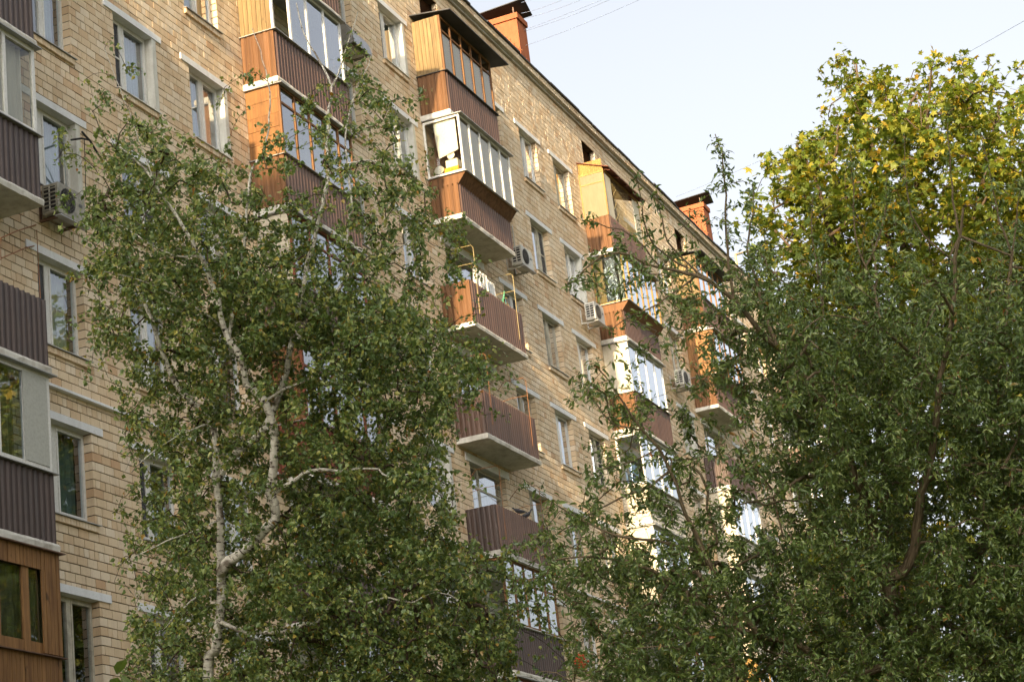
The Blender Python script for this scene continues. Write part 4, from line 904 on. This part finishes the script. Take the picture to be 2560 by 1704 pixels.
# ------------------------------------------------------------------ things hung on the facade
def aty(u, v, y):
    d = AX_F+AX_R*(u-1280)/F_PX-AX_U*(v-852)/F_PX; return CAM+d*((y+DIST)/d[1])
def air_conditioner(x0, z0, label, w=.78, h=.54, d=.30, y1=-.14, mt='ac'):
    y0 = y1-d; x1, z1 = x0+w, z0+h
    o = empty('air_conditioner', (x0, 0, z0), label=label, category='air conditioner', group='air conditioners on the facade')
    MB().prism([(x0+.02,z0),(x1-.02,z0),(x1,z0+.02),(x1,z1-.03),(x1-.03,z1),(x0+.03,z1),(x0,z1-.03),(x0,z0+.02)], 1, y0, y1).build('casing', M[mt], o)
    MB().prism([(x0+.27+.205*math.cos(k*math.pi/10), z0+h/2+.205*math.sin(k*math.pi/10)) for k in range(20)], 1, y0-.012, y0-.003).build('fan_opening', M['dark'], o)
    g = MB()
    for k in range(12): a = k*math.pi/12; g.tube([(x0+.27+.205*math.cos(a), y0-.018, z0+h/2+.205*math.sin(a)), (x0+.27-.205*math.cos(a), y0-.018, z0+h/2-.205*math.sin(a))], .004, 4)
    for rr in (.07, .12, .165, .21): g.tube([(x0+.27+rr*math.cos(k*math.pi/10), y0-.02, z0+h/2+rr*math.sin(k*math.pi/10)) for k in range(21)], .005, 4)
    g.build('fan_guard', M['acdark'], o)
    MB().box(x0-.006, x0-.001, y0+.04, y1-.04, z0+.06, z1-.07).build('side_vent', M['dark'], o)
    for i in range(6): MB().box(x0-.014, x0-.007, y0+.03, y1-.03, z0+.065+i*.072, z0+.085+i*.072).build('vent_bar', M[mt], o)
    MB().box(x0-.014, x0-.0075, (y0+y1)/2-.012, (y0+y1)/2+.012, z0+.05, z1-.06).build('vent_rib', M['ac'], o)
    MB().box(x0+.60, x0+.70, y0-.006, y0-.002, z0+.28, z0+.33).build('maker_badge', M['hose'] if False else M['acdark'], o)
    for xx in (x0+.1, x1-.14):
        MB().box(xx, xx+.04, y0+.0, -.002, z0-.05, z0-.006).box(xx, xx+.04, -.03, -.002, z0+.0, z0+.42).build('bracket', M['steel'] if x0 < 30 else M['ac'], o)
    MB().box(x0-.02, x1+.04, y0-.06, y0+.06, z0-.075, z0-.055).build('drip_tray', M['flash'], o)
    pts = [(x1-.05, -.02, z0+.3), (x1+.05, -.03, z0+.42), (x1+.07, -.02, z0+.9), (x1+.06, -.02, z0+1.5)]; MB().tube(pts, .014, 6).build('pipe', M['ac'], o)
air_conditioner(25.86, 14.88, 'weathered air conditioner below the left window beside the glazed balcony', mt='oldac')
air_conditioner(47.12, 20.45, 'air conditioner on the wall right of the flared balcony', y1=-.2)
air_conditioner(52.62, 20.42, 'air conditioner under a window left of the foil lined balcony', y1=-.2)
air_conditioner(60.75, 20.40, 'air conditioner half hidden by the pear branches', y1=-.2)
def hood():
    o = empty('tin_hood', (38.2, 0, 22.9), label='rounded tin hood on brackets high on the wall above the birch', category='hood')
    x0, x1, zc = 37.95, 38.85, 23.0
    rings = [[(x, -.02-.46*math.sin(t), zc+.62*math.cos(t)+.1) for t in np.linspace(0, math.pi/2, 10)]+[(x, -.02-.44*math.sin(t), zc+.60*math.cos(t)+.1) for t in np.linspace(math.pi/2, 0, 10)] for x in np.linspace(x0, x1, 3)]
    MB().rings(rings).build('cover', M['tin'], o)
    for x in (x0+.01, x1-.01): MB().prism([(-.02-.45*math.sin(t), zc+.61*math.cos(t)+.1) for t in np.linspace(0, math.pi/2, 10)]+[(-.02, zc+.1)], 0, x-.008, x+.008).build('cover_end', M['tin'], o)
    for x in (x0+.12, x1-.14): MB().tube([(x,0,zc-.25),(x,-.42,zc+.08),(x,0,zc+.08)], .015, 5).build('bracket', M['steel'], o)
    MB().box(x0+.1, x1-.1, -.36, -.06, zc+.085, zc+.4).build('casing', M['ac'], o)
hood()

# laundry, hose and birds on the central balconies
X3 = COLS[3]
def cloth(name, label, x0, x1, zt, drop, y, mat, cat, grp=None):
    n, m = 26, 14; V = lambda i, j: (x0+(x1-x0)*i/n+.015*math.sin(j*.7), y+.035*math.sin(i*.9+j*.25)*(.3+j/m)+.02*math.sin(i*2.3), zt-drop*j/m*(1+.07*math.sin(i*.5))+.012*math.sin(i*1.3))
    mb = MB()
    for i in range(n):
        for j in range(m): mb.quad(V(i,j+1), V(i+1,j+1), V(i+1,j), V(i,j))
    o = mb.build(name, mat, None, True, (x0, y, zt), label=label, category=cat)
    if grp: o['group'] = grp
zt = ZS(3)+1.10
cloth('towel', 'wide white towel hung on the laundry line of the open balcony', X3+.62, X3+1.45, zt+.55, .75, -.66, M['towel'], 'towel', 'laundry on the balcony line')
cloth('shirt', 'crumpled pale garment hanging right of the white towel', X3+1.55, X3+2.05, zt+.52, .62, -.60, M['curtain'], 'garment', 'laundry on the balcony line')
ho = empty('garden_hose', (X3+2.45, -.7, ZS(3)+1.0), label='coiled green and tan hose on the laundry balcony rail', category='hose')
for k, (mt, rr) in enumerate((('hose', .13), ('gold', .17))):
    MB().tube([(X3+2.40+.12*k+rr*math.cos(a)*.8, -.70+.02*math.sin(3*a), zt+.08+rr*math.sin(a)) for a in np.linspace(0, 6.28, 20)], .018, 6).build('coil', M[mt], ho)
MB().tube([(X3+2.3, -.7, zt+.1), (X3+2.36, -.71, zt+.25), (X3+2.44, -.7, zt+.33), (X3+2.47, -.7, zt+.42)], .018, 6).build('hose_end', M['hose'], ho)
def pigeon(x, y, z, head, label, up=0.0):
    """one continuous body: rings along a bent spine from tail to beak"""
    s = head; sp = [(-.19,.035,.004,.012),(-.13,.045,.020,.012),(-.08,.06,.042,.036),(-.03,.075,.058,.056),(.03,.09,.056,.058),(.07,.115,.042,.046),(.095,.15+up,.030,.032),(.112,.18+up,.026,.028),(.132,.195+up,.021,.022),(.150,.192+up,.010,.010),(.172,.184+up,.003,.003)]
    ca, sa = math.cos(s), math.sin(s); rings = []
    for (t, h, wy, wz) in sp:
        rings.append([(x+ca*t-sa*wy*math.cos(a), y+sa*t+ca*wy*math.cos(a), z+h+wz*math.sin(a)) for a in np.linspace(0, 2*math.pi, 11)[:-1]])
    o = MB().rings(rings).build('pigeon', M['pigeon'], None, True, (x, y, z), label=label, category='pigeon', group='pigeons on the balcony rail')
    for q in (-.02, .02):
        MB().tube([(x-sa*q+ca*.01, y+ca*q+sa*.01, z+.05), (x-sa*q+ca*.005, y+ca*q, z+.004)], .005, 5).build('leg', M['red'], o)
    for q in (-1, 1):
        w = [[(x+ca*t-sa*q*(.055+.006*math.cos(a)), y+sa*t+ca*q*(.055+.006*math.cos(a)), z+hh+k*math.sin(a)) for a in np.linspace(0, 2*math.pi, 7)[:-1]] for t, hh, k in ((-.17,.05,.004),(-.08,.075,.026),(.0,.09,.034),(.05,.095,.02))]
        MB().rings(w).build('wing', M['pigeon'], o, True)
z5 = ZS(5)+1.105
pigeon(43.95, -.785, z5, 1.9, 'left pigeon leaning forward on the dark balcony rail', -.02); pigeon(44.45, -.785, z5, -1.2, 'right pigeon sitting upright on the dark balcony rail', .01)
# stored goods seen through the end window of the white glazed balcony
z2 = ZS(2)+1.13
def goods(name, label, cat, mb, mat): mb.build(name, mat, None, False, tuple(np.mean(np.array(mb.v), 0)), label=label, category=cat, group='goods stored in the white glazed balcony')
goods('storage_box', 'yellow box low in the end window of the white glazed balcony', 'box', MB().box(X3+.12, X3+.5, -.80, -.42, z2-.05, z2+.22), M['yellowbox'])
goods('white_carton', 'white carton standing on the yellow box behind glass', 'box', MB().box(X3+.13, X3+.48, -.79, -.47, z2+.224, z2+.42), M['whitebox'])
goods('enamel_plate', 'round enamel plate leaning above the white carton behind glass', 'plate', MB().prism([(-.63+.10*math.cos(a), z2+.53+.10*math.sin(a)) for a in np.linspace(0, 6.28, 17)[:-1]], 0, X3+.12, X3+.14), M['whitebox'])
goods('wash_basin', 'pale basin low on the wall side behind the end window', 'basin', MB().prism([(-.28+.13*math.cos(a), z2+.22+.11*math.sin(a)) for a in np.linspace(0, 6.28, 17)[:-1]], 0, X3+.12, X3+.2), M['ac'])
goods('white_screen', 'white sheet filling the upper end window of the glazed balcony', 'sheet', MB().hexa([(X3+.085,-.86,z2+.62),(X3+.10,-.86,z2+.62),(X3+.10,-.32,z2+.50),(X3+.085,-.32,z2+.50),(X3+.085,-.86,z2+1.5),(X3+.10,-.86,z2+1.5),(X3+.10,-.26,z2+1.48),(X3+.085,-.26,z2+1.48)]), M['whitebox'])
goods('cupboard', 'brown cupboard behind the goods of the white glazed balcony', 'cupboard', MB().box(X3+.55, X3+.6, -.75, -.03, z2-.9, z2+1.45), M['dark_wood'])
# overhead wires
def wire(a, b, label, sag=.4, r=.0055, n=14):
    a, b = np.asarray(a, float), np.asarray(b, float)
    pts = [a+(b-a)*t-np.array([0,0,sag*4*t*(1-t)]) for t in np.linspace(0, 1, n)]
    MB().tube(pts, r, 4).build('overhead_wire', M['wire'], None, False, tuple(a), label=label, category='wire', group='wires from the chimneys')
M['wire'] = plain('blue_grey_wire', (.30,.38,.52), .5, .1)
cx = np.array([53.0, 1.0, 30.4])
wire(aty(1315,114,.6), at(1760,-78,46), 'lowest of the thin wires rising from the near chimney', .1)
wire(aty(1312,78,.6), at(1640,-55,46), 'second lowest thin wire rising from the near chimney', .1)
wire(aty(1310,75,.6), at(1660,-68,46), 'wire close above the second lowest one at the near chimney', .05)
wire(aty(1306,48,.6), at(1560,-50,46), 'middle thin wire rising from the near chimney', .1)
wire(aty(1303,34,.6), at(1500,-48,46), 'second highest thin wire rising from the near chimney', .1)
wire(aty(1300,8,.6), at(1420,-40,46), 'highest short wire above the near chimney', .05)
wire(aty(1690,492,.8), at(2760,-62,36), 'single wire crossing the sky above the maple', .25, .006)
# bracket with a drooping cable on the left facade
cb = empty('wall_cable_bracket', aty(180,350,-.05), label='dark bent bracket with hanging cables beside the left windows', category='bracket')
MB().tube([aty(178,350,0), aty(205,346,-.3), aty(222,350,-.45), aty(205,330,-.5)], .018, 6).build('arm', M['cable'], cb)
MB().tube([aty(205,330,-.5), aty(225,352,-.45), aty(245,385,-.42), aty(272,425,-.4)], .02, 6).build('strut', M['cable'], cb)
MB().tube([aty(210,345,-.3), aty(213,400,-.2), aty(214,470,-.1), aty(215,500,-.05)], .008, 5).build('cable', M['cable'], cb)
cb = empty('rusty_wall_rod', aty(5,640,-.05), label='rusty bent rods above the open balcony at the left edge', category='rod')
MB().tube([aty(2,650,-.6), aty(2,595,-.6), aty(40,578,-.4), aty(90,562,0)], .011, 5).build('rod', M['rustpipe'], cb); MB().tube([aty(4,645,-.6), aty(35,632,-.4), aty(62,620,-.2), aty(88,614,0)], .010, 5).build('rod', M['rustpipe'], cb)
MB().tube([aty(92,575,-.02), aty(96,660,-.3), aty(101,745,-.7)], .007, 5).build('cable', M['rustpipe'], cb)
# rowan sapling with berries and a broad-leaved shrub at the bottom of the picture
def sapling(name, label, u, v, d, leafmat, big=False, berries=False):
    g = at(u, v, d); root = np.array([g[0], g[1], 0.0]); o = empty(name, root, label=label, category='shrub'); st = MB()
    tips = []
    top = g
    st.tube([root, root*.5+top*.5+np.array([.05,.03,0]), top], [.03,.02,.008], 6)
    frs = []
    for k in range(7 if not big else 5):
        a = rng.random()*6.28; p0 = top-np.array([0,0,rng.random()*.5]); e = p0+np.array([math.cos(a)*.28, math.sin(a)*.28, .10+.12*rng.random()]); st.tube([p0, (p0+e)/2+np.array([0,0,.04]), e], [.006,.004,.002], 4)
        if big: frs += [(e+rng.normal(0,.02,3), rng.normal(0,1,3)+np.array([0,0,-.1]), .15) for _ in range(3)]
        else:
            dr = (e-p0)/np.linalg.norm(e-p0); sd_ = np.cross(dr, (0,0,1))
            for t in np.linspace(.25, 1, 7):
                for q in (-1, 1): frs.append((p0+(e-p0)*t, dr*.5+sd_*q+np.array([0,0,-.25]), .07))
            frs.append((e, dr, .07))
    st.build('stem', PEAR_BARK, o, True)
    base = np.array([f[0] for f in frs]); ax = np.array([f[1] for f in frs]); ax /= np.linalg.norm(ax, axis=1, keepdims=True); nr = np.tile([0,0,1.], (len(frs),1))+rng.normal(0,.25,(len(frs),3)); nr -= ax*(nr*ax).sum(1, keepdims=True); nr /= np.linalg.norm(nr, axis=1, keepdims=True)
    lm = np_mesh('leaf', LEAF['pear'][0]*np.array([1,1.5 if big else .95,.6]), LEAF['pear'][1], leafmat)
    for i in range(len(frs)):
        lf = link('leaf', lm, o, base[i]); y = np.cross(nr[i], ax[i]); lf.rotation_euler = Matrix([[ax[i][r], y[r], nr[i][r]] for r in range(3)]).to_euler(); lf.scale = (frs[i][2],)*3
    if berries:
        bm = MB()
        for k in range(26):
            c = top+np.array([.03,-.06,.05])+rng.normal(0,.028,3); rr = .010
            bm.rings([[tuple(c+rr*np.array([math.sin(t)*math.cos(a), math.sin(t)*math.sin(a), math.cos(t)])) for a in np.linspace(0,6.28,7)[:-1]] for t in (.15,.8,1.57,2.3,3.0)])
        bm.build('berry_cluster', M['berry'], o, True, kind='stuff')
M['berry'] = plain('red_berries', (.55,.07,.02), .35, .2)
sapling('rowan_sapling', 'small rowan with a red berry cluster at the bottom centre', 1432, 1668, 16.5, GREEN_PEAR, False, True)
sapling('broad_leaved_shrub', 'pale broad leaves poking up at the lower left edge', 410, 1722, 12.5, m_leaf('broad_leaf', [(0,(.10,.16,.04)), (1,(.20,.26,.07))], .4), True)

for a, b in (((1838,637),(1893,621)), ((1838,637),(1845,680)), ((1904,692),(1908,720))):
    MB().tube([aty(*a, 1.2), aty(*b, 1.2)], .055, 6).build('roof_pipe', M['yellowpipe'], B)
